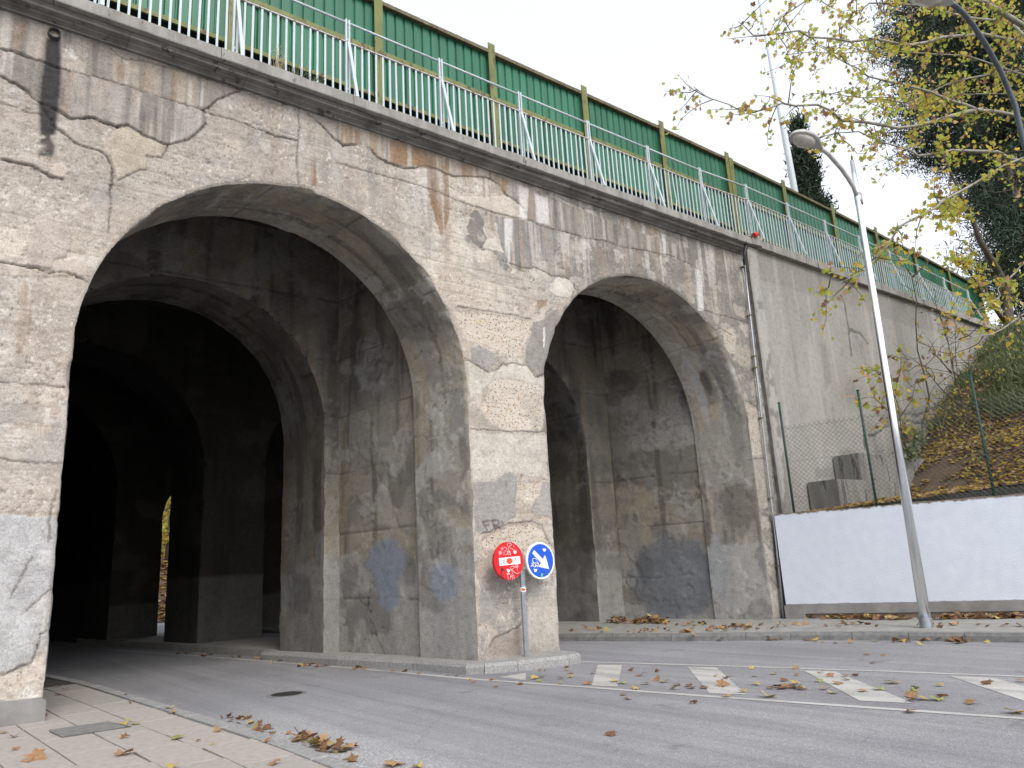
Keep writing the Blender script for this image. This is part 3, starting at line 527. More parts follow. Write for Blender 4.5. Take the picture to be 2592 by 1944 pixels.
for pts in (c1([(420, 425), (500, 450), (620, 480), (760, 520), (900, 570), (1050, 615), (1225, 665)]), c1([(700, 757), (770, 755), (840, 800), (880, 830), (930, 840), (1010, 875), (1080, 855), (1140, 835), (1190, 795), (1235, 740)]),
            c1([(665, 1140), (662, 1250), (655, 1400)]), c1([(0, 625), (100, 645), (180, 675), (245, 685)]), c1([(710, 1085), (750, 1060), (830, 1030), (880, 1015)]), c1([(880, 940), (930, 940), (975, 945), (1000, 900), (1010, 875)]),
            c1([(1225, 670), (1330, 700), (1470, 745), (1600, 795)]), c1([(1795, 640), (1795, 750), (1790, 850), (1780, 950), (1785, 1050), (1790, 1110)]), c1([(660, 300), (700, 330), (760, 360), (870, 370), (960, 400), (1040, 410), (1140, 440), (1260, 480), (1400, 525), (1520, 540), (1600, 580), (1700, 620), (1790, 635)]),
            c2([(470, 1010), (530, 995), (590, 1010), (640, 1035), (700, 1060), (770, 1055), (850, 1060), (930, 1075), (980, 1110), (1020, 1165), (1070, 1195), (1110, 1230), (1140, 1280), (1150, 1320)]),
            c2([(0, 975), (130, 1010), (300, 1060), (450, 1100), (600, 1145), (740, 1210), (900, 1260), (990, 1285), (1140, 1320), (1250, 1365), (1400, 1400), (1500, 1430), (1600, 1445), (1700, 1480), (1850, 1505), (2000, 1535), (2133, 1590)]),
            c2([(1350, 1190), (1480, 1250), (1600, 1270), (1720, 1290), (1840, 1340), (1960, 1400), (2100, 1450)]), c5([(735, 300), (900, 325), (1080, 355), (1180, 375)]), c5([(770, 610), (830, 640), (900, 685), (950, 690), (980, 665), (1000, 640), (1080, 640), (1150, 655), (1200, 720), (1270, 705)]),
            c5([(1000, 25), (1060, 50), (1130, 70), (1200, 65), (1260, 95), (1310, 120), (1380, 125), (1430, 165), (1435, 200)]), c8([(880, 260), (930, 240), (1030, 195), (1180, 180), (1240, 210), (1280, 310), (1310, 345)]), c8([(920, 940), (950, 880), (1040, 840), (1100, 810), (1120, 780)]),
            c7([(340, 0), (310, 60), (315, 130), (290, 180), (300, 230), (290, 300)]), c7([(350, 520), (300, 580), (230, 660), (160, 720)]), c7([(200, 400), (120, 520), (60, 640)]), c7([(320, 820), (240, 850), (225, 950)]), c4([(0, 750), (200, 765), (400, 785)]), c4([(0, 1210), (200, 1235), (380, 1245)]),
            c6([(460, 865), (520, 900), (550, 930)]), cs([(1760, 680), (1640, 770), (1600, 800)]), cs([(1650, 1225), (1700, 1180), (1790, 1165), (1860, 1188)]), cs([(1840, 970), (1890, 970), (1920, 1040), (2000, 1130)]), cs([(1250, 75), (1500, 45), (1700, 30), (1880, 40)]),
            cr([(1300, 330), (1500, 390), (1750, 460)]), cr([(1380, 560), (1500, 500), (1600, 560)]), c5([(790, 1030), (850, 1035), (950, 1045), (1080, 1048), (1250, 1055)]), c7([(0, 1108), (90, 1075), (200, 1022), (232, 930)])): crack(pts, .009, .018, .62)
# stains: water mark under the drain pipe, rust, lime runs
def stain(pts, col, a, soft=.10, sx=5.0, sy=.5, th=.35, seed=131):
    P = FZ(pts); m = inpoly(XW, ZW, P); D = linedist(X, Z, P + P[:1], .3); q = sst(th, th + .25, fbm(X * sx, Z * sy, seed, 4)); mixc(np.where(m, sst(0, soft, D), 0) * q * a, col)
BLK = (.035, .033, .036)
stain(c1([(240, 240), (390, 240), (410, 420), (390, 700), (340, 840), (215, 820), (200, 600), (220, 420)]), (.12, .11, .10), .7, .10, 6, .6, .3); stain(c1([(262, 222), (368, 222), (378, 400), (372, 520), (358, 660), (345, 810), (285, 835), (232, 810), (222, 650), (234, 500), (256, 350)]), BLK, .96, .05, 3, .8, .0); stain(c1([(225, 830), (300, 800), (345, 880), (330, 950), (220, 950)]), BLK, .85, .05, 5, 5, .2)
stain(c1([(355, 520), (395, 520), (390, 620), (355, 660)]), BLK, .6, .05); stain(c1([(430, 530), (470, 540), (465, 630), (440, 640)]), BLK, .45, .05); stain(c1([(600, 590), (650, 600), (650, 720), (605, 710)]), BLK, .5, .06); stain(c1([(915, 640), (955, 650), (945, 830), (915, 820)]), (.10, .09, .08), .55, .04)
RUST = (.27, .155, .07)
for p_, a_ in ((c2([(540, 950), (720, 950), (705, 1090), (680, 1330), (630, 1440), (575, 1260), (540, 1120)]), .8), (c2([(310, 830), (800, 945), (790, 1065), (600, 1015), (480, 1005), (320, 985)]), .85), (c2([(760, 1050), (850, 1060), (820, 1190), (780, 1180)]), .7), (c2([(870, 1060), (920, 1070), (900, 1200), (880, 1190)]), .6), (c2([(980, 1050), (1040, 1080), (1020, 1180), (990, 1150)]), .7),
               (c1([(1840, 930), (1910, 940), (1910, 1140), (1850, 1110)]), .75), (c2([(40, 750), (160, 780), (150, 870), (40, 870)]), .55), (c2([(1400, 1250), (1435, 1260), (1430, 1400), (1405, 1380)]), .6), (c4([(100, 150), (220, 160), (180, 600), (80, 620)]), .45), (c1([(90, 130), (170, 140), (150, 260), (110, 250)]), .5), (c1([(1060, 640), (1110, 660), (1090, 770), (1060, 760)]), .5), (c1([(680, 360), (790, 400), (770, 500), (690, 480)]), .4)):
    stain(p_, RUST, min(1, a_ * 1.1), .05, 9, .6, .30, 141); stain(p_, (.16, .085, .04), a_ * .6, .06, 11, .5, .47, 143)
for p_ in (c2([(1000, 1300), (1065, 1310), (1055, 1600), (1005, 1590)]), c2([(1085, 1100), (1160, 1130), (1150, 1330), (1095, 1320)]), c2([(1180, 1150), (1310, 1200), (1290, 1360), (1190, 1340)]), c2([(1930, 1390), (1990, 1400), (1980, 1540), (1940, 1530)]), c2([(2030, 1440), (2070, 1450), (2060, 1570), (2035, 1560)]), c6([(150, 60), (200, 80), (215, 330), (170, 330)]), c1([(360, 250), (430, 270), (480, 380), (400, 350)]), c1([(960, 640), (1010, 650), (1000, 870), (950, 840)]), c1([(1180, 480), (1230, 490), (1220, 650), (1170, 640)])):
    stain(p_, (.58, .575, .57), .8, .05, 8, .6, .35, 151)
stain(c5([(1245, 330), (1420, 180), (1440, 260), (1330, 420), (1290, 620), (1262, 720), (1250, 560)]), (.24, .22, .20), .7, .05, 8, 3, .35, 161)
# marker tag on the pier
for seg in ([(880, 180), (905, 235)], [(878, 182), (920, 175)], [(890, 205), (915, 202)], [(935, 175), (958, 235)], [(935, 175), (965, 172), (978, 188), (962, 205), (945, 207)], [(958, 206), (995, 225)], [(993, 180), (1000, 195)]):
    D = linedist(X, Z, FZ(c8(seg)), .1); mixc(np.exp(-(D / .016) ** 2) * .75, (.075, .04, .05))
# grime under the cornice, darker tone towards the foot
mixc(sst(8.45, 8.80, Z + .25 * (f2 - .5)) * .45, (.12, .105, .09)); mixc(sst(.6, .1, Z + .3 * (f2 - .5)) * .35, (.17, .15, .13))
edge = sst(0, .05, SD); H = H * edge - .012 * (1 - sst(0, .03, SD))
mixc((1 - sst(.0, .05, SD)) * .45, (.34, .30, .25))
lum = CC.mean(1, keepdims=True); CC = (lum + .74 * (CC - lum)) * np.array([1.0, .985, .985])
V = np.stack([X, Y0 - H, Z], 1) - BO
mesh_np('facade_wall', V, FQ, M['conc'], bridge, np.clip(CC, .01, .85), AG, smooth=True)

# inner surfaces: sooty streaks, tunnel shade painted in by depth, runs of damp, lighter patches of render and repainted bands
def paint_in(A, B, Zw, seed, dark=1.0, band=1.75, depth_shade=0.0):
    """A along the wall (m), B across (m), Zw height"""
    n = len(A); col = np.ones((n, 3)) * np.array((.27, .235, .185)); h = np.zeros(n)
    aw = A + .10 * (fbm(A * 4, B * 4, seed + 1, 4) - .5); bw = B + .10 * (fbm(A * 4, B * 4, seed + 2, 4) - .5)
    def mx(m, c): nonlocal col; col = col * (1 - m[:, None]) + np.array(c)[None] * m[:, None]
    mx(sst(.45, .62, fbm(A * 1.1, B * 1.1, seed + 3, 5)), (.20, .178, .15)); mx(sst(.52, .66, fbm(A * 2.4, B * .8, seed + 4, 5)) * .8, (.34, .285, .205))
    p = sst(.535, .55, fbm(aw * .75, bw * .75, seed + 5, 5)); mx(p * .5, (.235, .225, .205)); h += .010 * p
    p = sst(.585, .60, fbm(aw * 1.1, bw * 1.1, seed + 6, 5)); mx(p * .45, (.32, .30, .27)); h += .010 * p
    s_ = sst(.52, .70, fbm(B * 4.2, A * .35, seed + 7, 4)); mx(s_ * .7, (.10, .09, .078)); mx(sst(.58, .70, fbm(B * 6, A * .3, seed + 8, 4)) * .5, (.36, .27, .17))
    fl_ = sst(.565, .575, fbm(aw * 2.3, bw * 1.5, seed + 30, 6, .58)) * sst(.46, .56, fbm(A * .5, B * .5, seed + 31, 3)); mx(fl_ * .6, (.345, .335, .315)); h += .006 * fl_
    mx(sst(.60, .70, fbm(A * 1.8, B * 1.8, seed + 10, 5)) * sst(.5, .6, fbm(A * 15, B * 15, seed + 11, 3)) * .4, (.42, .41, .40))
    bnd = sst(band + .06, band - .06, Zw + .22 * (fbm(aw * 1.3, bw * 1.3, seed + 9, 4) - .5)); mx(np.full(n, depth_shade) * (1 - bnd * .6), (.020, .017, .014)); mx(bnd * .7, np.array((.29, .29, .285)) * (1 - .75 * depth_shade))  # tunnel shade painted over the colour, stronger on the deeper ribs
    mx(sst(.57, .66, fbm(A * 1.3, B * 1.3, seed + 12, 4)) * .5, (.11, .10, .09))
    for k in (1.1, 2.35, 3.55, 4.7, 5.9, 7.2, 8.6, 10.1, 11.8):
        l_ = np.exp(-((A - k - .06 * (fbm(B * 2, A * 0 + k, seed, 3) - .5)) / .012) ** 2); h -= .012 * l_; mx(l_ * .6, (.07, .06, .05))
    ck = np.abs(fbm(aw * .9, bw * .9, seed + 20, 4) - .5); l_ = np.exp(-(ck / .0035) ** 2) * sst(.5, .56, fbm(A * .6, B * .6, seed + 21, 3)); h -= .012 * l_; mx(l_ * .6, (.05, .042, .036))
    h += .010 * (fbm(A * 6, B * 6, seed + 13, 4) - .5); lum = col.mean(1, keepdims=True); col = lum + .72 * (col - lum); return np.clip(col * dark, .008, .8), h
def soffit(name, arc, y0, y1, zb, ds, seed, s=None, dark=1.0, sk=True, extra=None, depth_shade=0.0):
    T, x, z, nx, nz = bound_t(arc, zb, ds); nv = max(3, int((y1 - y0) / ds)); vv = np.linspace(y0, y1, nv)
    TT, VV = np.meshgrid(T, vv); x_, z_, nx_, nz_ = (np.broadcast_to(q, TT.shape).ravel() for q in (x, z, nx, nz)); t_ = TT.ravel(); y_ = VV.ravel()
    col, h = paint_in(t_, (y_ - y0) + t_ * .0, z_, seed, dark, 1.75, depth_shade)
    if s is not None: off = bnoise(x_, z_, s) * np.clip(1 - (y_ - y0) / .07, 0, 1); h = h * np.clip((y_ - y0) / .03, 0, 1) - off
    if extra: col = extra(t_, y_ - y0, z_, col)
    xs = x_ + nx_ * h; zs = z_ + nz_ * h
    return mesh_np(name, np.stack([skx(xs, y_) , y_, zs], 1) - BO, grid_faces(len(T), nv), M['inner'], bridge, col, np.zeros(len(xs)), True)
def blot(A, B, a0, b0, ra, rb, col, c, al, seed):
    d = np.hypot((A - a0) / ra, (B - b0) / rb) + .5 * (fbm(A * 6, B * 6, seed, 4) - .5); m = sst(1.05, .75, d) * al
    return col * (1 - m[:, None]) + np.array(c)[None] * m[:, None]
Ltot = 2 * 4.45 + math.pi * 2.925
def exL(t, b, z, col): return blot(Ltot - t, b, 1.35, .75, .35, .38, col, (.25, .275, .33), .9, 5)
def exR(t, b, z, col):
    q = 2 * 4.38 + math.pi * 3.06 - t; col = blot(q, b, 1.25, 1.15, .85, .26, col, (.33, .345, .36), .8, 8); col = blot(q, b, 3.9, .6, .9, .9, col, (.32, .305, .28), .85, 9); col = blot(q, b, 5.6, .75, .34, .13, col, (.06, .055, .05), .6, 10); col = blot(q, b, 6.2, .85, .33, .22, col, (.40, .37, .325), .95, 11); col = blot(q, b, 5.5, 1.0, 1.0, .14, col, (.46, .46, .46), .7, 12); col = blot(q, b, 2.6, .5, .6, .5, col, (.17, .155, .135), .8, 13)
    return blot(q, b, 4.9, .3, 1.6, .22, col, (.20, .195, .185), .6, 14)
soffit('arch_soffit', ARL, Y0 + .012, 11.7, .0, .03, 300, 0, 1.18, True, exL)
soffit('arch_soffit', ARR, Y0 + .012, 11.7, .0, .03, 340, 1, 1.4, True, exR)
R2L = (4.21, 2.71, 4.45); R2R = (11.5, 2.62, 4.45)
R3L = (4.25, 2.95, 4.45); R3R = (11.8, 3.0, 4.40); R4L = (4.05, 2.85, 4.45); R4R = (9.56, 1.33, 3.55)
def ribwall(name, y, arcs, x0, x1, ds, seed, dark=1.0, ztop=8.9, depth_shade=0.0, band=1.75):
    gx = np.arange(x0, x1, ds); gz = np.arange(0.0, ztop, ds); A, B = np.meshgrid(gx, gz); x, z, sd, f = cut(A.ravel(), B.ravel(), grid_faces(len(gx), len(gz)), arcs, ds, 50)
    col, h = paint_in(z, x, z, seed, dark, band, depth_shade); h *= sst(0, .06, sd)
    return mesh_np(name, np.stack([skx(x, y - h * 0) , y - h, z], 1) - BO, f, M['inner'], bridge, col, np.zeros(len(x)), True)
ribwall('rib_face', 14.25, [R2L, R2R], -3, 18, .045, 400, .95, depth_shade=.25)
soffit('rib_soffit', R2L, 14.25, 15.8, 0, .05, 420, 50, .8, depth_shade=.35); soffit('rib_soffit', R2R, 14.25, 15.8, 0, .05, 440, 51, .8, depth_shade=.35)
ribwall('rib_face', 15.8, [R2L, R2R], -3, 18, .12, 405, .5, depth_shade=.9)
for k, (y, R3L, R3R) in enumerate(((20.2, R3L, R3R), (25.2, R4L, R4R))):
    ribwall('rib_face', y, [R3L, R3R], -3, 18, .08, 500 + 40 * k, .6, depth_shade=.88, band=1.65 - .6 * k); soffit('rib_soffit', R3L, y, y + 1.9, 0, .08, 510 + 40 * k, 50, .5, depth_shade=.9); soffit('rib_soffit', R3R, y, y + 1.9, 0, .08, 520 + 40 * k, 51, .5, depth_shade=.9)
    ribwall('rib_face', y + 1.9, [R3L, R3R], -3, 18, .15, 505 + 40 * k, .6, depth_shade=.9)
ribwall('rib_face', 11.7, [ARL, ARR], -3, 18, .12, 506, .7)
def sidewall(name, u, ya, yb, seed, dark=1.0, ds=.035, z1=8.6, extra=None, flip=1, depth_shade=0.0):
    gy = np.arange(ya, yb + ds, ds); gz = np.arange(0, z1, ds); A, B = np.meshgrid(gy, gz); y = A.ravel(); z = B.ravel(); col, h = paint_in(z, y, z, seed, dark, 1.75, depth_shade)
    if extra: col = extra(y, z, col)
    return mesh_np(name, np.stack([skx(u, y) + flip * h, y, z], 1) - BO, grid_faces(len(gy), len(gz)), M['inner'], bridge, col, np.zeros(len(y)), True)
def grafL(y, z, col):
    col = blot(y, z, 12.75, 1.75, .62, .42, col, (.215, .24, .295), .92, 61); col = blot(y, z, 12.7, 1.25, .36, .40, col, (.215, .24, .295), .9, 62)
    return col
def grafR(y, z, col):
    col = blot(y, z, 12.75, 1.05, 1.25, 1.15, col, (.16, .172, .195), .85, 63); col = blot(y, z, 13.5, 1.35, .28, .42, col, (.11, .115, .125), .6, 64); return blot(y, z, 12.5, 1.1, .6, .5, col, (.195, .21, .235), .6, 65)
sidewall('recess_wall', 7.24, 11.7, 14.25, 600, 1.05, extra=grafL, flip=-1); sidewall('recess_wall', 8.72, 11.7, 14.25, 620, .9); sidewall('recess_wall', 15.0, 11.7, 14.25, 640, 1.05, extra=grafR, flip=-1); sidewall('recess_wall', 1.15, 11.7, 14.25, 660, .8)
sidewall('abutment_wall', .9, 15.8, 60, 700, .5, .15, depth_shade=.9); sidewall('bore_wall', 6.95, 27.1, 60, 740, .5, .15, depth_shade=.9); sidewall('bore_wall', 8.1, 27.1, 60, 745, .8, .15);
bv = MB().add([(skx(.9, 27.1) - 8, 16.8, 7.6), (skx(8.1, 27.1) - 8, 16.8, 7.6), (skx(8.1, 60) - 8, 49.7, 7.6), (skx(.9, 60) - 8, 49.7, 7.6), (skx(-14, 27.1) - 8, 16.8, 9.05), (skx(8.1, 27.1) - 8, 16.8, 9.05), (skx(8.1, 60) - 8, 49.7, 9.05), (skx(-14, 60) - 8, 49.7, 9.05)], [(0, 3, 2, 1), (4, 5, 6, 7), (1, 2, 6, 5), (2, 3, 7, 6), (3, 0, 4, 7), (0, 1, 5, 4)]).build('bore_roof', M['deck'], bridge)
sidewall('abutment_wall', 15.2, 15.8, 27.1, 720, .5, .12, flip=-1, depth_shade=.9)
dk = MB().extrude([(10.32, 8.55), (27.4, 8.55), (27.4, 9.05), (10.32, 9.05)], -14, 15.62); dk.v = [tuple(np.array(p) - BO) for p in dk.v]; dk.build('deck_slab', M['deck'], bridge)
# plain masses left and right so that the bridge is solid
mm = MB().prism([(-14, 10.38), (-1.59, 10.38), (-1.59, 11.7), (skx(.89, 15.8), 15.8), (skx(.89, 27.1), 27.1), (-14, 27.1)], 0, 8.55); mm.v = [tuple(np.array(p) - BO) for p in mm.v]; mm.build('left_abutment', M['deck'], bridge)
xs = np.arange(-14, -1.58, .1); zs = np.arange(0, 8.84, .1); A, B = np.meshgrid(xs, zs); col, h = paint_in(A.ravel(), B.ravel(), B.ravel(), 800, 1.6)
mesh_np('facade_wall_end', np.stack([A.ravel(), np.full(A.size, Y0 + .004), B.ravel()], 1) - BO, grid_faces(len(xs), len(zs)), M['conc'], bridge, col, np.zeros(A.size), True)
# plinth at the foot of the left pier
pl = MB().prism([(-14, 10.18), (1.30, 10.18), (1.27, 10.40), (-14, 10.40)], .0, .42, .03); pl.v = [tuple(np.array(p) - BO) for p in pl.v]; pl.build('pier_plinth', M['ledge'], bridge)
# cornice: moulded course under coping slabs
prof = [(10.35, 8.93), (10.07, 8.925), (10.065, 8.905), (10.085, 8.885), (10.075, 8.862), (10.08, 8.845), (10.12, 8.838), (10.165, 8.832), (10.17, 8.81), (10.205, 8.80), (10.24, 8.785), (10.25, 8.765), (10.32, 8.76)]
x = -14.0
while x < 15.55:
    w_ = min(1.55 + random.uniform(-.1, .1), 15.56 - x); m_ = MB().extrude([(y - BO[1] + random.uniform(-.003, .003), z) for y, z in prof], x + .003 - BO[0], x + w_ - .003 - BO[0]); m_.build('cornice_moulding', M['mould'], bridge); x += w_
x = -14.0
def coping(x0, x1, yf, z0, z1, yb, name, parent, org, seed):
    r = random.Random(seed); n_ = max(2, int((x1 - x0) / .12)); V = []; F = []
    for i in range(n_ + 1):
        xx = x0 + (x1 - x0) * i / n_; c_ = .010 * r.random() + (.03 if r.random() < .06 else 0); b_ = .006 * r.random()
        V += [(xx, yb, z0), (xx, yf + .01, z0), (xx, yf + b_, z0 + .012), (xx, yf + b_ * .5, z1 - .012 - c_ * .6), (xx, yf + .012 + c_, z1), (xx, yb, z1)]
    for i in range(n_):
        for k in range(6): F.append((i * 6 + k, i * 6 + (k + 1) % 6, (i + 1) * 6 + (k + 1) % 6, (i + 1) * 6 + k))
    F += [tuple(range(6))[::-1], tuple(range(n_ * 6, n_ * 6 + 6))]; V = [tuple(np.array(p) - org) for p in V]
    return MB().add(V, F).build(name, M['coping'], parent)
i = 0
while x < 15.55:
    w_ = min(random.choice((2.1, 2.4, 2.7)), 15.56 - x); coping(x + .004, x + w_ - .004, 9.965 + random.uniform(-.006, .006), 8.93, 9.115 + random.uniform(-.004, .004), 10.9, 'coping_slab', bridge, BO, i); x += w_; i += 1
# drain pipe stub
dp = empty('drain_pipe', (.76, 10.25, 8.64), label='short rusty drain pipe stub dripping black stain high on the left', cat='pipe')
o = MB(); n_ = 20
ring = lambda r, y: [(r * math.cos(2 * math.pi * k / n_), y, r * math.sin(2 * math.pi * k / n_)) for k in range(n_)]
o.add(ring(.075, .15) + ring(.075, -.03) + ring(.062, -.03) + ring(.062, .15), [(b * n_ + k, b * n_ + (k + 1) % n_, (b + 1) * n_ + (k + 1) % n_, (b + 1) * n_ + k) for b in range(3) for k in range(n_)]); o.build('pipe_wall', M['iron'], dp, True)
MB().tube([(0, .10, 0), (0, .12, 0)], .064, 16).build('pipe_dark_hole', M['blackink'], dp)  # black disc painted in as the dark of the pipe's hole

# ------------------------------------------------------------------ wing wall to the right, and embankment
M['wingcore'] = simple('joint_concrete', (.09, .085, .08), (.20, .19, .175), 5, .95, 0, .6, .01)
wing = empty('wing_wall', (15.6, 10.2, 0), label='tall plain grey rendered wing wall running into the bank', cat='wall'); WO = np.array([15.6, 10.2, 0.0])
gx = np.arange(15.66, 34.0, .05); gz = np.arange(0, 9.02, .05); A, B = np.meshgrid(gx, gz); X = A.ravel(); Z = B.ravel(); N = len(X)
CC = np.ones((N, 3)) * np.array((.305, .297, .28)); XW = X + .1 * (fbm(X * 4, Z * 4, 900, 4) - .5); ZW = Z + .1 * (fbm(X * 4, Z * 4, 901, 4) - .5)
mixc(sst(.4, .65, fbm(X * .5, Z * .5, 902, 5)), (.335, .325, .305)); mixc(sst(.5, .62, fbm(XW * 1.0, ZW * .7, 903, 5)) * .5, (.27, .255, .235))
mixc(sst(.0, .12, ZW - 8.15 - .05 * np.sin(X)) * .6, (.235, .225, .21)); mixc(sst(.57, .70, fbm(X * 2.0, Z * .22, 904, 4)) * .55 * sst(3, 6, Z), (.215, .205, .19)); mixc(sst(.60, .72, fbm(X * 5, Z * .4, 905, 4)) * .5, (.41, .395, .37))
H = .012 * (fbm(X * 1.2, Z * 1.2, 906, 5) - .5); AG = np.zeros(N)
edgem = sst(16.12, 16.02, XW); mixc(edgem * .7, (.40, .39, .37)); mixc(edgem * sst(.55, .6, fbm(XW * 3, ZW * 2, 907, 4)), (.23, .225, .21)); mixc(sst(15.78, 15.68, XW) * .5, (.20, .185, .165))
for pts in (c6([(1035, 235), (1060, 290), (1080, 430), (1100, 590)]), c6([(1085, 440), (1150, 460), (1200, 520)]), c6([(1140, 860), (1165, 980), (1180, 1150)]), c6([(1200, 1070), (1240, 1065), (1320, 1010), (1390, 940), (1500, 950), (1620, 890), (1660, 870)]), c6([(1380, 970), (1540, 1005)])):
    D = linedist(XW, ZW, FZ(pts, 10.2), .2); g = np.exp(-(D / .024) ** 2); H -= .03 * g; mixc(g * .42, (.12, .11, .10))
for pts, a_ in ((c6([(895, 500), (950, 500), (985, 690), (985, 760), (930, 840), (920, 700)]), .4), (c6([(1030, 540), (1060, 545), (1055, 620), (1030, 610)]), .4), (c6([(860, 80), (930, 100), (930, 420), (890, 400)]), .35), (c6([(1010, 1150), (1080, 1130), (1140, 1160), (1180, 1200), (1400, 1240), (1030, 1230)]), .6), (c6([(870, 1250), (1030, 1250), (1030, 1350), (870, 1350)]), .5), (c6([(1130, 480), (1170, 500), (1210, 760), (1150, 620)]), .4)):
    P = FZ(pts, 10.2); D = linedist(X, Z, P + P[:1], .5); mixc(np.where(inpoly(XW, ZW, P), sst(0, .15, D), 0) * a_, (.175, .165, .15))
mesh_np('wall_face', np.stack([X, 10.2 - H, Z], 1) - WO, grid_faces(len(gx), len(gz)), M['conc'], wing, np.clip(CC, .02, .8), AG, True)
o = MB().box(.06, 18.4, .006, .5, 0, 9.0); o.build('wall_core', M['wingcore'], wing)
MB().box(-.02, .058, .085, .5, 0, 9.0).build('joint_filler', M['wingcore'], wing)
o = MB(); o.prism([(.0, -.10), (.5, -.16), (.5, .3), (.0, .3)], 9.03, 9.26, .02); o.build('corner_block', M['coping'], wing)
x = 16.12; i = 50
while x < 34:
    w_ = random.choice((1.6, 2.0, 2.4)); o = coping(x + .004, x + w_ - .004, 10.06 + random.uniform(-.012, .012), 8.98 + random.uniform(-.015, .012), 9.20 + random.uniform(-.01, .01), 10.75, 'coping_slab', wing, WO, i); x += w_; i += 1
# conduit on the joint
cd = empty('cable_conduit', (15.4, 10.2, .15), label='thin galvanised conduit running up the joint beside the right arch', cat='conduit'); CO = np.array([15.4, 10.2, .15])
pts = [np.array(atY(px, py, 10.2)) - CO for px, py in c6([(455, 40), (490, 350), (524, 660), (560, 970), (615, 1450)]) + c9([(645, 300), (690, 755)])]
MB().tube(pts, .026, 8).build('pipe', M['galvdull'], cd, True)
for px, py in c6([(450, 60), (491, 351), (517, 597), (524, 665), (560, 967), (617, 1448)]) + c9([(660, 447)]):
    p = np.array(atY(px, py, 10.2)) - CO; MB().tube([p + (0, 0, -.018), p + (0, 0, .018)], .036, 8).box(p[0] - .05, p[0] + .05, p[1] + .02, p[1] + .07, p[2] - .012, p[2] + .012).build('clamp', M['olivedark'], cd)
pts = [np.array(atY(px, py, 10.05)) - CO for px, py in c3([(505, 1415), (485, 1425), (468, 1460), (458, 1510), (452, 1560)])] + [np.array(atY(*c6([(455, 45)])[0], 10.2)) - CO]
MB().tube(pts, .03, 8).build('hose', M['rubber'], cd, True)
p = np.array(atY(*c3([(520, 1410)])[0], 10.05)) - CO; MB().tube([p + (-.06, 0, -.02), p + (.07, 0, .04)], .065, 10).build('end_cap', M['redcap'], cd)

# ------------------------------------------------------------------ railing on the cornice
rail = empty('railing', (1.22, 10.3, 9.115), label='white steel bar railing with raking stays along the bridge edge', cat='railing')
def droop(x): return -.45 * max(0, (x - 13.5) / 15.0) ** 2 + (.10 if x > 15.6 else 0)
PX = [4.95 + 1.865 * k for k in range(-4, 14)]; RO = np.array([1.22, 10.3, 9.115])
bal = MB().box(-.0165, .0165, -.008, .008, 0, 1.205).build('baluster', M['whiterail'], rail); bal_me = bal.data; S.collection.objects.unlink(bal); bpy.data.objects.remove(bal)
bend = MB().tube([(0, 0, 0), (.0, 0, .25), (.04, -.01, .5), (.01, 0, .9), (0, 0, 1.205)], .018, 4).build('baluster', M['whiterail'], rail); bend_me = bend.data; bpy.data.objects.remove(bend)
pst = MB().box(-.044, -.012, -.02, .02, 0, 1.66).box(.012, .044, -.02, .02, 0, 1.66).box(-.010, .010, -.008, .008, .3, .34).box(-.01, .01, -.008, .008, 1.25, 1.29).build('post', M['whiterail'], rail); pst_me = pst.data; bpy.data.objects.remove(pst)
stay = MB(); stay.add([(-.025, -.02, 1.22), (.025, -.02, 1.22), (.025, .012, 1.24), (-.025, .012, 1.24), (-.02, -.325, .0), (.03, -.325, .0), (.03, -.285, .0), (-.02, -.285, .0)], [(0, 1, 5, 4), (1, 2, 6, 5), (2, 3, 7, 6), (3, 0, 4, 7), (0, 3, 2, 1), (4, 5, 6, 7)])
stay = stay.build('stay', M['whiterail'], rail); stay_me = stay.data; bpy.data.objects.remove(stay)
def put(name, me, parent, loc, rot=(0, 0, 0), sc=(1, 1, 1)):
    o = bpy.data.objects.new(name, me); link(o, parent); o.location = loc; o.rotation_euler = rot; o.scale = sc; return o
for i, px in enumerate(PX):
    z = droop(px); x = px - RO[0]; zs_ = 0 if px < 15.6 else .10
    put('post', pst_me, rail, (x, 0, zs_), sc=(1, 1, 1 + (z - zs_) / 1.66)); put('stay', stay_me, rail, (x + .02, 0, zs_), sc=(1, 1, 1 + (z - zs_) / 1.66))
    if i < len(PX) - 1:
        z2 = droop(PX[i + 1]); x2 = PX[i + 1] - RO[0]
        MB().tube([(x, 0, 1.60 + z), (x2, 0, 1.60 + z2)], .021, 8).build('top_tube', M['whiterail'], rail, True)
        MB().add([(x, -.02, 1.205 + z), (x2, -.02, 1.205 + z2), (x2, .02, 1.205 + z2), (x, .02, 1.205 + z), (x, -.02, 1.225 + z), (x2, -.02, 1.225 + z2), (x2, .02, 1.225 + z2), (x, .02, 1.225 + z)], [(0, 3, 2, 1), (4, 5, 6, 7), (0, 1, 5, 4), (1, 2, 6, 5), (2, 3, 7, 6), (3, 0, 4, 7)]).build('bar_rail', M['rustrail'], rail)
        for k in range(1, 14):
            xx = x + 1.865 * k / 14 + random.uniform(-.004, .004)
            put('baluster', bend_me if random.random() < .025 else bal_me, rail, (xx, 0, zs_), (0, random.gauss(0, .003), 0), (1, 1, 1 + (z + (z2 - z) * k / 14 - zs_) / 1.205))
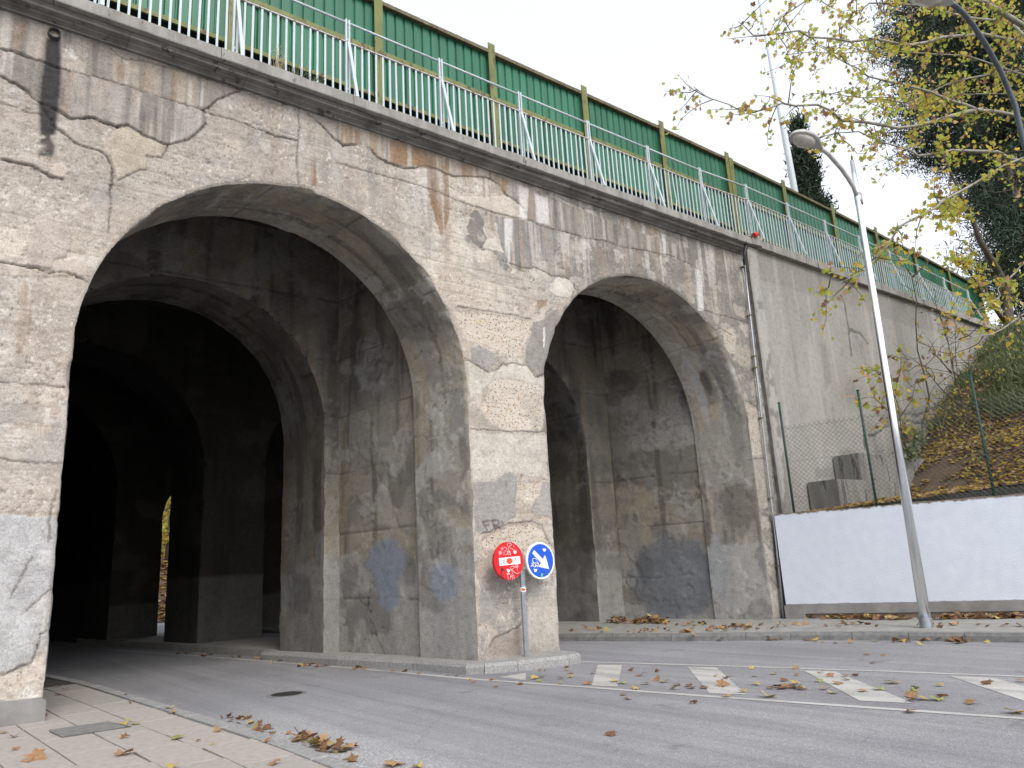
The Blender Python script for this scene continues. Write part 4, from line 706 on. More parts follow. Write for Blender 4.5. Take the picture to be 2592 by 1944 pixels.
# ------------------------------------------------------------------ green noise barrier
M['kickdark'] = simple('shade_dark_board', (.012, .012, .012), (.03, .028, .026), 4, .9)  # shade of the gap below the screen painted in as near-black
bar = empty('noise_barrier', (5.98, 11.4, 9.05), label='tall green corrugated metal screen with olive posts behind the railing', cat='barrier'); NO = np.array([5.98, 11.4, 9.05])
BX = [6.09 + 2.73 * k for k in range(-4, 11)]
BX = [b for b in BX]
def bdr(x): return -.62 * max(0, (x - 14.3) / 16.6) ** 1.5
def panel(x0, x1, z0, z1, za, zb):
    V = []; F = []; p = .205; d = .035; xs = []; x = x0
    while x < x1 - 1e-6:
        for dx, dy in ((0, d), (.02, 0), (.165, 0), (.185, d)):
            if x + dx < x1: xs.append((x + dx, dy))
        x += p
    xs.append((x1, d)); n_ = len(xs)
    for xx, yy in xs:
        t = (xx - x0) / (x1 - x0); V += [(xx, yy, z0 + za + (zb - za) * t), (xx, yy, z1 + za + (zb - za) * t)]
    for xx, yy in xs:
        t = (xx - x0) / (x1 - x0); V += [(xx, yy + .004, z0 + za + (zb - za) * t), (xx, yy + .004, z1 + za + (zb - za) * t)]
    b = 2 * n_
    for i in range(n_ - 1): F += [(2 * i, 2 * i + 2, 2 * i + 3, 2 * i + 1), (b + 2 * i, b + 2 * i + 1, b + 2 * i + 3, b + 2 * i + 2), (2 * i + 1, 2 * i + 3, b + 2 * i + 3, b + 2 * i + 1), (2 * i, b + 2 * i, b + 2 * i + 2, 2 * i + 2)]
    return MB().add(V, F)
ZB, ZM, ZT = 1.20, 2.22, 3.26          # bottom, middle and top rails above the deck
for i, bx in enumerate(BX):
    x = bx - NO[0]; z = bdr(bx)
    o = MB().box(x - .09, x + .09, -.10, -.088, -.05, 3.56 + z).box(x - .09, x + .09, .068, .08, -.05, 3.56 + z).box(x - .005, x + .005, -.088, .068, -.05, 3.50 + z); o.build('post', M['olive'], bar)
    if abs(bx - 17.01) < 1.4 and i: pass
    if i < len(BX) - 1:
        x2 = BX[i + 1] - NO[0]; z2 = bdr(BX[i + 1]); xa, xb = x + .012, x2 - .012
        def sl(y0_, y1_, h0, h1, mat, nm):
            V = [(xa + .08, y0_, h0 + z), (xb - .08, y0_, h0 + z2), (xb - .08, y1_, h0 + z2), (xa + .08, y1_, h0 + z), (xa + .08, y0_, h1 + z), (xb - .08, y0_, h1 + z2), (xb - .08, y1_, h1 + z2), (xa + .08, y1_, h1 + z)]
            MB().add(V, [(0, 3, 2, 1), (4, 5, 6, 7), (0, 1, 5, 4), (1, 2, 6, 5), (2, 3, 7, 6), (3, 0, 4, 7)]).build(nm, mat, bar)
        panel(xa, xb, 1.28, 2.24, z, z2).build('lower_panel', M['greensheet'], bar); panel(xa, xb, 2.27, 3.49, z, z2).build('upper_panel', M['greensheet'], bar)
        MB().add([(x - .002, y_, zz_) for y_ in (.30, .34) for zz_ in (-.04, 1.62 + z)] + [(x2 - .006, y_, zz_) for y_ in (.30, .34) for zz_ in (-.04, 1.62 + z2)], [(0, 4, 5, 1), (2, 3, 7, 6), (1, 5, 7, 3), (0, 2, 6, 4), (0, 1, 3, 2), (4, 6, 7, 5)]).build('kick_board', M['kickdark'], bar); sl(-.045, -.005, 1.25, 1.33, M['olive'], 'bottom_rail'); sl(-.055, -.005, 2.21, 2.30, M['olive'], 'middle_rail'); sl(-.10, -.005, 3.31, 3.39, M['olivedark'], 'top_rail')
extra_x = 17.15 - NO[0]; MB().box(extra_x - .09, extra_x + .09, -.12, -.105, -.05, 3.42 + bdr(17.1)).box(extra_x - .006, extra_x + .006, -.105, -.01, -.05, 3.40 + bdr(17.1)).build('post', M['olive'], bar)
ex = BX[-1] - NO[0]; MB().box(ex - .02, ex + .02, -.1, .9, -.05, 3.4 + bdr(BX[-1])).build('end_panel', M['greensheet'], bar)
# ------------------------------------------------------------------ ground of the embankment
def wallx(y): return 15.23 + (10.14 - y) * .330
def bank_h(x, y):
    s = x - wallx(y) + 3.2 * np.clip((10.2 - y) / 5.0, 0, 2.0)
    h = np.interp(s, [0, .8, 5.0, 6.9, 8.0, 10.8, 15.0, 17, 24, 60], [2.25, 2.35, 2.75, 3.95, 4.38, 6.32, 8.54, 9.15, 9.6, 11.0])
    return h + .22 * (fbm(x * .8, y * .8, 950, 4) - .5) * sst(1, 6, s) + .10 * (fbm(x * 3, y * 3, 951, 3) - .5) * sst(.6, 3, s)
gy = np.concatenate([np.arange(-14, 3, .5), np.arange(3, 10.2, .12), [10.19]]); gs = np.concatenate([np.arange(.10, 22, .14), np.arange(22, 70, 1.5)])
A, B = np.meshgrid(gs, gy); y = B.ravel(); x = wallx(y) + A.ravel(); z = bank_h(x, y)
tag(mesh_np('embankment', np.stack([x, y, z], 1), grid_faces(len(gs), len(gy)), M['soil'], smooth=True), kind='structure')
o = MB().box(15.75, 90, 10.72, 27.3, 0, 8.98).build('railway_formation', M['track']); tag(o, kind='structure')
# ------------------------------------------------------------------ white wall beside the far pavement
ww = empty('boundary_wall', (15.23, 10.14, 0), label='long low white painted wall along the far pavement', cat='wall')
tdir = np.array([.3134, -.9496]); ndir = np.array([-.9496, -.3134])
def wp(s, n, z): p = tdir * s + ndir * n; return (p[0], p[1], z)
def wbox(s0, s1, n0, n1, z0, z1): return MB().add([wp(s0, n0, z0), wp(s1, n0, z0), wp(s1, n1, z0), wp(s0, n1, z0), wp(s0, n0, z1), wp(s1, n0, z1), wp(s1, n1, z1), wp(s0, n1, z1)], [(0, 1, 2, 3), (4, 7, 6, 5), (0, 4, 5, 1), (1, 5, 6, 2), (2, 6, 7, 3), (3, 7, 4, 0)])
ss = np.arange(0, 16.05, .06); zz = np.concatenate([np.arange(.42, 2.36, .06), [2.375]]); A, B = np.meshgrid(ss, zz); s_ = A.ravel(); z_ = B.ravel(); n_ = .012 * (fbm(s_ * 1.5, z_ * 1.5, 970, 4) - .5) + .006 * (fbm(s_ * 8, z_ * 8, 971, 3) - .5)
zt = z_ + np.where(z_ > 2.3, .03 * (fbm(s_ * 3, z_ * 0, 972, 3) - .5), 0)
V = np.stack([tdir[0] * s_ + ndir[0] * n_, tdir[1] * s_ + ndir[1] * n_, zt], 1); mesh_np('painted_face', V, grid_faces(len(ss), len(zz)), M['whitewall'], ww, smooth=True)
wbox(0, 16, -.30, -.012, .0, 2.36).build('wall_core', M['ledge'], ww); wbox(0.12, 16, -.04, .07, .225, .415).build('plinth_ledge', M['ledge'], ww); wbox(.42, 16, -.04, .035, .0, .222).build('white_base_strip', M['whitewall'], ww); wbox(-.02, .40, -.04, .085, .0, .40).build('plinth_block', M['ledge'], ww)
# green chain-link fence on the wall
fe = empty('chain_link_fence', (15.23, 10.14, 2.36), label='green posts and chain link mesh on top of the white wall', cat='fence')
PS = [.42, 2.12, 4.25, 6.6, 9, 11.5]
for s0 in PS:
    q = MB(); q.tube([wp(s0, -.10, -.15), wp(s0, -.10, 2.50)], .028, 8); q.build('post', M['fence'], fe, True); MB().tube([wp(s0, -.10, 2.50), wp(s0, -.10, 2.53)], .034, 8).build('post_cap', M['fence'], fe)
wire = MB(); hgt = 1.95; pitch = .105
def ribbon(a_, b_, w_=.0032): wire.tube([a_, b_], w_, 3, False)
L0, L1 = .42, 9.0; k = L0 - hgt
while k < L1:
    s_a, s_b = k, k + hgt; za, zb_ = 0.02, hgt
    lo = max(0, L0 - s_a) ; hi = min(hgt, L1 - s_a)
    if hi - lo > .05:
        ribbon(wp(s_a + lo, -.07, .02 + lo), wp(s_a + hi, -.07, .02 + hi)); s2 = k + hgt
        lo2 = max(0, s2 - L1); hi2 = min(hgt, s2 - L0)
        if hi2 > lo2: ribbon(wp(s2 - lo2, -.073, .02 + lo2), wp(s2 - hi2, -.073, .02 + hi2))
    k += pitch
for zz_ in (.35, 1.15, 1.90): wire.tube([wp(L0, -.075, zz_), wp(L1, -.075, zz_)], .0025, 3, False)
wire.build('wire_mesh', M['wire'], fe)
# stepped concrete footing behind the fence
stp = empty('concrete_footing', (17, 10.0, 2.3), label='stepped grey concrete footing blocks against the wing wall', cat='footing')
def paintblock(name, x0, x1, y0, y1, z0, z1, par, seed):
    q = MB().box(x0, x1, y0, y1, z0, z1); o = q.build(name, M['footing'], par); return o
M['footing'] = simple('stained_footing_concrete', (.115, .11, .105), (.25, .24, .225), 3.4, .95, 0, .5, .006, (1, 1, .16), (.065, .062, .058), .55)
paintblock('lower_block', -.22, 4.95, -.60, .15, -.4, .82, stp, 1); paintblock('upper_block', 1.12, 4.9, -.50, .16, .823, 1.50, stp, 2)
# ------------------------------------------------------------------ traffic sign
sg = empty('traffic_sign', (8.02, 10.03, .15), label='grey post with red no entry disc and blue keep right arrow disc', cat='sign'); SO = np.array([8.02, 10.03, .15])
pp = atZ(1327, 1660, .15); postx, posty = pp[0], 10.03
MB().box(postx - SO[0] - .04, postx - SO[0] + .04, -.02, .02, 0, 1.62).build('post', M['galvdull'], sg)
MB().box(postx - SO[0] - .42, postx - SO[0] + .42, -.05, -.022, 1.50, 1.54).box(postx - SO[0] - .42, postx - SO[0] + .42, -.05, -.022, 1.34, 1.38).build('bracket', M['galvdull'], sg)
MB().box(postx - SO[0] - .043, postx - SO[0] + .043, -.024, .022, .985, 1.06).build('tape_band', M['signwhite'], sg)
MB().add([(postx - SO[0] - .04, -.0255, 1.0), (postx - SO[0] + .02, -.0255, 1.0), (postx - SO[0] + .035, -.0255, 1.025), (postx - SO[0] - .04, -.0255, 1.05)], [(0, 1, 2, 3)]).build('tape_print', M['redspray'], sg)
def disc(name, px, rim, face, inr):
    c_ = atY(px[0], px[1], 9.95) - SO; R_ = .30; n_ = 48; d = empty_part(name, sg, c_)
    q = MB(); rr = lambda r, y: [(r * math.cos(2 * math.pi * k / n_), y, r * math.sin(2 * math.pi * k / n_)) for k in range(n_)]
    V = rr(R_ - .008, .03) + rr(R_, .026) + rr(R_, -.008) + rr(R_ - .006, -.014) + rr(R_ - .014, -.011); F = [(b * n_ + k, b * n_ + (k + 1) % n_, (b + 1) * n_ + (k + 1) % n_, (b + 1) * n_ + k) for b in range(4) for k in range(n_)]; F += [tuple(range(n_)), tuple(range(4 * n_, 5 * n_))[::-1]]
    q.add(V, F); d.data.from_pydata(q.v, [], q.f); d.data.update(); d.data.materials.append(rim)
    MB().add(rr(R_ * inr, -.0125), [tuple(range(n_))[::-1]]).build('face', face, d); return d
def empty_part(name, parent, loc):
    o = bpy.data.objects.new(name, bpy.data.meshes.new(name)); link(o, parent); o.location = loc; return o
def flat(d, name, pts, mat, lay=1): MB().add([(x * .3, -.0125 - .0012 * lay, z * .3) for x, z in pts], [tuple(range(len(pts)))]).build(name, mat, d)
def strokes(d, name, lines, w, mat, lay=2):
    q = MB(); y = -.0125 - .0012 * lay
    for ln in lines:
        for (xa, za), (xb, zb) in zip(ln[:-1], ln[1:]):
            t = np.array([xb - xa, zb - za]); L = np.hypot(*t) + 1e-6; n_ = np.array([-t[1], t[0]]) / L * w / 2; t = t / L * w * .3
            P = [(xa - t[0] + n_[0], za - t[1] + n_[1]), (xa - t[0] - n_[0], za - t[1] - n_[1]), (xb + t[0] - n_[0], zb + t[1] - n_[1]), (xb + t[0] + n_[0], zb + t[1] + n_[1])]
            y -= .00002; q.add([(x * .3, y, z * .3) for x, z in P], [(0, 1, 2, 3)])
    tag(q.build(name, mat, d), kind='stuff')
rd = disc('no_entry_disc', (1287, 1420), M['signred'], M['signred'], .95); bd = disc('keep_right_disc', (1367.5, 1419), M['signwhite'], M['signblue'], .895)
rm = lambda l: [((x - 640) / 415, -(y - 770) / 530) for x, y in l]; bmp = lambda l: [((x - 1530) / 390, -(y - 760) / 520) for x, y in l]
flat(rd, 'white_bar', rm([(365, 680), (952, 648), (962, 862), (378, 892)]), M['signwhite'])
strokes(rd, 'marker_lettering', [rm(l) for l in ([(430, 745), (412, 800), (420, 850), (440, 860), (455, 800), (450, 750), (430, 745)], [(480, 740), (482, 860)], [(480, 742), (520, 740), (525, 790), (485, 800), (545, 855)], [(560, 760), (565, 850)], [(730, 715), (755, 840), (760, 850)], [(770, 830), (825, 700), (845, 835)], [(790, 785), (835, 780)], [(870, 815), (875, 830)], [(890, 730), (920, 720), (925, 755), (905, 775), (905, 800)], [(908, 820), (910, 835)])], .022, M['ink'], 3)
ang = np.linspace(0, 2 * math.pi, 29)[:-1]; flat(rd, 'red_spray_blot', [(x + .03 + r_ * math.cos(t), -.0 + r_ * .82 * math.sin(t)) for t, r_ in zip(ang, [.17 + .04 * random.random() for _ in ang]) for x in (0,)], M['redspray'], 5)
strokes(rd, 'scratched_tag', [rm(l) for l in ([(610, 300), (640, 450), (700, 640)], [(605, 310), (640, 270), (700, 280), (735, 320), (700, 350), (655, 360), (700, 430), (800, 465)], [(780, 330), (795, 400)], [(848, 430), (852, 440)], [(520, 400), (560, 390), (600, 430), (560, 500), (530, 480)], [(490, 520), (520, 510), (505, 610)], [(545, 610), (680, 500), (690, 590), (600, 580)], [(600, 480), (610, 550), (650, 480), (690, 600)],
                                               [(660, 990), (690, 930), (740, 910), (785, 940), (740, 985), (690, 1010), (720, 1030), (780, 1100), (850, 1130), (910, 1105)], [(690, 990), (720, 1120), (770, 1270)], [(850, 940), (862, 1040)], [(868, 1070), (872, 1080)], [(550, 1110), (640, 1130), (560, 1140)], [(580, 1150), (595, 1280)], [(640, 1260), (680, 1140), (660, 1220), (720, 1160), (710, 1280)], [(590, 1100), (640, 1120)])], .018, M['whitescr'], 4)
flat(rd, 'scraped_patch', rm([(360, 500), (430, 470), (470, 560), (380, 610)]), M['pinkscratch'], 2); flat(rd, 'scraped_patch', rm([(430, 400), (495, 370), (500, 440), (450, 470)]), M['pinkscratch'], 2); flat(rd, 'scraped_patch', rm([(800, 880), (890, 870), (895, 960), (805, 970)]), M['pinkscratch'], 2)
flat(rd, 'black_blot', rm([(415, 930), (490, 980), (500, 1010), (430, 1050), (412, 1010)]), M['blackink'], 2); strokes(rd, 'black_scrawl', [rm([(430, 1050), (400, 1100), (400, 1150), (440, 1200), (490, 1250)])], .05, M['blackink'], 3)
crown = lambda x, y: [(x - 50, y - 55), (x - 25, y - 25), (x - 18, y - 50), (x, y - 25), (x + 15, y - 50), (x + 22, y - 22), (x + 55, y - 40), (x + 40, y + 25), (x, y + 50), (x - 30, y + 35)]
for x, y in ((812, 530), (605, 1035)): flat(rd, 'white_sticker', rm(crown(x, y)), M['signwhite'], 6)
flat(bd, 'white_arrow', bmp([(1365, 455), (1595, 725), (1635, 625), (1665, 625), (1690, 720), (1750, 1010), (1470, 935), (1455, 915), (1535, 830), (1305, 545)]), M['signgrey'])
strokes(bd, 'scratched_tag', [bmp(l) for l in ([(1430, 740), (1380, 690), (1320, 690), (1290, 740), (1310, 790)], [(1240, 900), (1300, 860), (1270, 820), (1340, 800), (1300, 900), (1350, 930), (1380, 860), (1330, 810), (1310, 770)], [(1380, 870), (1370, 930), (1400, 880), (1420, 930), (1460, 820), (1410, 830), (1370, 810)], [(1410, 770), (1440, 830), (1470, 900)], [(1260, 915), (1290, 880)])], .028, M['signwhite'], 4)
strokes(bd, 'brown_scratch', [bmp(l) for l in ([(1570, 1050), (1560, 1200), (1590, 1120), (1600, 1200)], [(1620, 1060), (1660, 1040), (1640, 1130), (1690, 1110)], [(1690, 1180), (1740, 1090)], [(1400, 1060), (1405, 1120)])], .014, M['olive'], 4)
for x, y in ((1640, 465), (1360, 1020)): flat(bd, 'white_sticker', bmp(crown(x, y)), M['signwhite'], 6)
flat(bd, 'green_sticker', bmp([(1505, 1225), (1510, 1120), (1530, 1100), (1555, 1125), (1555, 1225)]), M['greensticker'], 5)
# ------------------------------------------------------------------ street lamps and far mast
def street_lamp(label, base, top, arm, head0, head1, polemat, armmat):
    t = empty('street_lamp', base, label=label, cat='street lamp', group='curved arm street lamps'); b = np.array(base); P = lambda p: np.array(p) - b
    q = MB(); n_ = 24; q.tube([P(base), P(base) + (P(top) - P(base)) * .45, P(base) + (P(top) - P(base)) * .9, P(top)], [.095, .076, .056, .042], n_); q.build('pole', polemat, t, True)
    q = MB(); q.tube([(0, 0, -.01), (0, 0, .16)], .108, n_); q.build('base_collar', M['galvdull'], t)
    MB().tube([P(a_) for a_ in arm], [.050] + [.042] * (len(arm) - 1), 12).build('arm', armmat, t, True)
    MB().tube([P(arm[0]) + (0, 0, -.12), P(arm[0]) + (0, 0, .12)], .072, 16).build('clamp_collar', M['galvdull'], t, True)
    a_, c_ = P(head0), P(head1); ax = (c_ - a_); L = np.linalg.norm(ax); ax /= L; side = np.cross(ax, (0, 0, 1)); side /= np.linalg.norm(side); up = np.cross(side, ax)
    V = []; m_ = 16; prof_ = [(0, .035, .035), (.08, .06, .05), (.2, .12, .085), (.4, .19, .13), (.62, .215, .145), (.82, .185, .12), (.95, .11, .07), (1.0, .02, .015)]
    for t_, w_, h_ in prof_:
        for k in range(m_):
            th = 2 * math.pi * k / m_; s1 = math.sin(th); V.append(a_ + ax * L * t_ + side * w_ * math.cos(th) + up * (h_ * s1 if s1 > 0 else h_ * .35 * s1))
    F = [(i * m_ + k, i * m_ + (k + 1) % m_, (i + 1) * m_ + (k + 1) % m_, (i + 1) * m_ + k) for i in range(len(prof_) - 1) for k in range(m_)] + [tuple(range(m_))[::-1], tuple(range((len(prof_) - 1) * m_, len(prof_) * m_))]
    hd = MB().add(V, F).build('lamp_head', M['lamp'], t, True)
    V = []
    for t_, w_, h_ in [(.36, .02, .02), (.42, .13, .09), (.6, .17, .13), (.78, .15, .11), (.92, .08, .05), (.95, .01, .01)]:
        for k in range(m_):
            th = 2 * math.pi * k / m_; s1 = math.sin(th); V.append(a_ + ax * L * t_ + side * w_ * math.cos(th) + up * (h_ * s1 * .1 if s1 > 0 else h_ * s1 - .02))
    F = [(i * m_ + k, i * m_ + (k + 1) % m_, (i + 1) * m_ + (k + 1) % m_, (i + 1) * m_ + k) for i in range(5) for k in range(m_)] + [tuple(range(m_))[::-1], tuple(range(5 * m_, 6 * m_))]
    MB().add(V, F).build('lamp_glass', M['lens'], hd, True); return t
LY = 6.64; arm = [atY(px, py, LY) for px, py in c3([(1140, 1195), (1110, 1120), (1075, 1065), (1040, 1015), (1000, 970), (960, 925), (915, 890)])]
street_lamp('shiny galvanised street lamp standing before the white wall', (14.04, LY, .13), tuple(atY(*c3([(1100, 965)])[0], LY)), arm, atY(*c3([(918, 892)])[0], LY), atY(*c3([(748, 800)])[0], LY), M['galv'], M['lamp'])
c11 = crop(2292, 0, 4.147); L2 = 3.62
arm = [np.array((14.35, L2, 6.2)), np.array((14.2, L2, 7.3))] + [atY(px, py, L2) for px, py in c11([(1240, 1500), (1150, 1100), (1000, 750), (850, 480), (700, 250), (600, 130), (490, 40)])]
street_lamp('dark curved lamp arm reaching in at the upper right corner', (14.4, L2, .13), (14.36, L2, 6.6), arm, atY(*c11([(500, 50)])[0], L2), atY(*c11([(60, -120)])[0], L2), M['galvdull'], M['darkarm'])
MY = 15.5; mb, mt = atY(*c3([(765, 1190)])[0], MY), atY(*c3([(540, -60)])[0], MY)
ms = empty('light_mast', (mb[0], MY, 8.98), label='tall slim pale mast rising behind the green screen', cat='mast'); dlt = (mt - mb) / (mt[2] - mb[2])
P0 = mb + dlt * (8.98 - mb[2]); P1 = mb + dlt * (34 - mb[2])
M['mastgrey'] = simple('pale_mast_paint', (.62, .68, .73), (.70, .76, .80), 2, .5)
O_ = np.array([mb[0], MY, 8.98]); MB().tube([P0 - O_, (P0 + P1) / 2 - O_, P1 - O_], [.16, .12, .07], 16).build('shaft', M['mastgrey'], ms, True); MB().tube([P0 - O_, P0 - O_ + (0, 0, .3)], .4, 16).build('base_flange', M['mastgrey'], ms)
MB().tube([P1 - O_ + (-.8, 0, 0), P1 - O_ + (.8, 0, 0)], .06, 8).build('crossbar', M['mastgrey'], ms)

# ------------------------------------------------------------------ vegetation
LEAF = [(0, -.5), (.10, -.22), (.42, -.32), (.34, -.08), (.52, .12), (.26, .16), (.20, .30), (0, .55), (-.20, .30), (-.26, .16), (-.52, .12), (-.34, -.08), (-.42, -.32), (-.10, -.22)]
LV = np.array([(x, y, .10 * (abs(x) ** 1.3) - .05 * y * y) for x, y in LEAF] + [(0, 0, .0)]); LF = np.array([(i, (i + 1) % 14, 14) for i in range(14)])
def leaf_cloud(name, P, size, mats, parent=None, flat_=False, tilt=1.0, **k):
    P = np.asarray(P); n = len(P); sz = size * rng.uniform(.6, 1.25, n); a_ = rng.uniform(0, 2 * math.pi, n)
    if flat_: nx, ny = rng.normal(0, .22 * tilt, n), rng.normal(0, .22 * tilt, n); nz = np.ones(n)
    else: nx, ny, nz = rng.normal(size=(3, n)); nz = nz * .8 + .4
    Nn = np.stack([nx, ny, nz], 1); Nn /= np.linalg.norm(Nn, axis=1)[:, None]
    ref = np.stack([np.cos(a_), np.sin(a_), np.zeros(n)], 1); U = np.cross(Nn, ref); U /= np.linalg.norm(U, axis=1)[:, None] + 1e-9; W = np.cross(Nn, U)
    curl = rng.uniform(.3, 2.4, n)
    V = P[:, None, :] + sz[:, None, None] * (LV[None, :, 0, None] * U[:, None] + LV[None, :, 1, None] * W[:, None] + curl[:, None, None] * LV[None, :, 2, None] * Nn[:, None])
    F = (LF[None] + 15 * np.arange(n)[:, None, None]).reshape(-1, 3); o = mesh_np(name, V.reshape(-1, 3), F, None, parent)
    for m_ in mats: o.data.materials.append(m_)
    mi = np.repeat(rng.integers(0, len(mats), n), 14).astype(np.int32); o.data.polygons.foreach_set('material_index', mi); return tag(o, **k)
def quads(name, P, size, mat, parent=None, aspect=.35, up=.3, **k):
    P = np.asarray(P); n = len(P); D = rng.normal(size=(n, 3)); D[:, 2] += up; D /= np.linalg.norm(D, axis=1)[:, None]; R_ = rng.normal(size=(n, 3)); U = np.cross(D, R_); U /= np.linalg.norm(U, axis=1)[:, None]
    sz = (size * rng.uniform(.6, 1.4, n))[:, None]; V = np.stack([P - U * sz * aspect * .5, P + U * sz * aspect * .5, P + D * sz + U * sz * aspect * .15, P + D * sz - U * sz * aspect * .15], 1).reshape(-1, 3)
    return tag(mesh_np(name, V, np.arange(4 * n).reshape(n, 4), mat, parent), **k)
def branch(q, pts, r0, r1, twigs, leafpts, tw=(.4, 1.1), dens=1.0, rs=None, lsp=.16, n=7):
    r = random.Random(rs or len(q.v)); pts = [np.array(p, float) for p in pts]
    d_ = [p.copy() for p in pts]
    for i in range(1, len(pts) - 1): d_[i] = pts[i] + np.array([0, r.uniform(-.1, .1), 0])
    m_ = len(d_); q.tube(d_, [r0 + (r1 - r0) * (i / (m_ - 1)) ** .8 for i in range(m_)], n)
    L = [np.linalg.norm(b - a_) for a_, b in zip(d_[:-1], d_[1:])]
    for i, (a_, b) in enumerate(zip(d_[:-1], d_[1:])):
        for _ in range(max(0, int(r.random() + L[i] * 5.2 * dens * (.35 + .65 * i / m_)))):
            p = a_ + (b - a_) * r.random(); t = (b - a_) / (L[i] + 1e-9); dv = t * .5 + np.array([r.gauss(0, .5), r.gauss(0, .6), r.gauss(-.05, .55)]); dv /= np.linalg.norm(dv); ln = r.uniform(*tw); pp_ = [p]
            for s in range(4): dv = dv + np.array([r.gauss(0, .22), r.gauss(0, .22), r.gauss(-.02, .2)]); dv /= np.linalg.norm(dv); pp_.append(pp_[-1] + dv * ln / 4)
            rr_ = min(.014, r0 * .5); twigs.tube(pp_, [rr_, rr_ * .8, rr_ * .6, rr_ * .45, rr_ * .3], 4)
            for s in range(1, 5):
                for _ in range(4):
                    if r.random() < .85: leafpts.append(pp_[s] + np.array([r.gauss(0, .07), r.gauss(0, .07), r.gauss(-.04, .07)]))
    return d_
plane = empty('plane_tree', (23.2, 4.2, 3.0), label='plane tree with pale branches and yellowing leaves reaching in from the right', cat='tree'); PO = np.array([23.2, 4.2, 3.0])
br = MB(); tg = MB(); lp = []
def bpx(pl, ya, yb): n_ = len(pl); return [atY(px, py, ya + (yb - ya) * i / (n_ - 1)) - PO for i, (px, py) in enumerate(pl)]
trunk = [np.array(p) - PO for p in ((23.2, 4.2, 2.6), (23.1, 4.2, 6), (23.0, 4.3, 9), (22.8, 4.4, 12), (22.6, 4.5, 15), (22.4, 4.6, 19))]
MB().tube(trunk, [.30, .25, .22, .19, .16, .08], 12).build('trunk', M['bark'], plane, True)
def limb(start_i, pl, ya, yb, r0, r1, **k):
    P = bpx(pl, ya, yb); s = trunk[start_i]; e_ = P[0]; pre = [s, s * .5 + e_ * .5 + np.array([0, 0, .2])]; branch(br, pre + P, r0, r1, tg, lp, **k)
limb(3, c3([(2160, 245), (2000, 220), (1870, 210), (1760, 215), (1640, 225), (1560, 250), (1440, 265), (1330, 268), (1210, 245), (1110, 240), (980, 232), (860, 215), (760, 200), (600, 210), (520, 205), (440, 165), (420, 130)]), 5.8, 7.6, .065, .008, rs=1)
limb(2, c3([(2180, 730), (2050, 700), (1950, 680), (1880, 655), (1800, 625), (1700, 600), (1560, 555), (1420, 505), (1300, 480), (1200, 455), (1120, 420), (1060, 380), (1000, 340)]), 5.8, 7.2, .07, .010, rs=2)
P = bpx(c3([(1880, 655), (1780, 675), (1680, 700), (1590, 730), (1480, 755), (1380, 765), (1260, 760), (1150, 745), (1060, 715), (960, 670), (880, 635), (780, 620), (680, 620), (620, 640), (540, 665), (440, 660), (340, 635), (240, 580), (150, 520)]), 6.25, 8.0); branch(br, P, .055, .007, tg, lp, rs=3)
limb(4, c3([(2200, 220), (2060, 120), (1960, 70), (1860, 20), (1760, -40)]), 5.2, 5.6, .10, .06, rs=4)
limb(3, c3([(2180, 165), (2000, 120), (1850, 100), (1750, 85), (1650, 55), (1560, 45), (1450, 30), (1350, 5), (1210, 15), (1150, 70), (1060, 140)]), 6.2, 7.6, .07, .012, rs=5)
limb(2, c3([(2180, 415), (2050, 430), (1900, 455), (1780, 480), (1680, 500), (1600, 540), (1480, 600), (1380, 640)]), 6.0, 7.2, .045, .010, rs=6)
limb(2, c3([(2200, 1000), (2050, 945), (1950, 920), (1840, 905), (1700, 905), (1600, 930), (1500, 935), (1430, 915), (1370, 880), (1250, 860), (1120, 800), (1000, 800), (880, 830)]), 5.6, 7.4, .06, .008, rs=7)
limb(1, c3([(2180, 930), (2100, 960), (2030, 985), (1900, 1060), (1780, 1130), (1680, 1190), (1590, 1250), (1480, 1310), (1400, 1350)]) + cz([(760, 370), (720, 450), (640, 550), (540, 660), (480, 740), (400, 830), (250, 900), (60, 990), (-150, 1080)]), 5.4, 7.4, .04, .007, rs=8, dens=.8)
limb(1, cz([(2230, 690), (2060, 870), (1950, 1020), (1880, 1130), (1800, 1220), (1650, 1290)]), 5.4, 6.0, .03, .008, rs=9)
limb(1, cz([(2260, 1250), (2000, 1480), (1800, 1560), (1500, 1600), (1300, 1560)]), 5.0, 5.8, .025, .008, rs=15, dens=1.0)
limb(3, c3([(1900, -30), (1700, -20), (1500, -60), (1300, -70), (1000, -60), (800, 20), (700, 90), (640, 130)]), 6.5, 8.2, .05, .010, rs=12)
limb(3, c3([(1800, 330), (1600, 320), (1400, 300), (1200, 310), (1000, 330), (840, 320), (700, 330)]), 7.0, 8.2, .03, .008, rs=13)
limb(2, c3([(2150, 560), (1900, 560), (1700, 560), (1500, 600), (1300, 590), (1150, 580), (1000, 560), (850, 560)]), 7.0, 8.4, .028, .007, rs=14)
branch(br, bpx(c3([(1360, 1400), (1300, 1470), (1200, 1500), (1120, 1540)]), 7.2, 7.6), .012, .005, tg, lp, rs=16)
br.build('branches', M['bark'], plane, True); tag(tg.build('twigs', M['darkbark'], plane), kind='stuff')
lp = np.array(lp); leaf_cloud('foliage', lp, .118, [M['lgreen'], M['lgreen'], M['lgreen'], M['lgreen'], M['lgreen'], M['lyellow'], M['lyellow'], M['lyellow'], M['ltan'], M['lorange']], plane, kind='stuff')
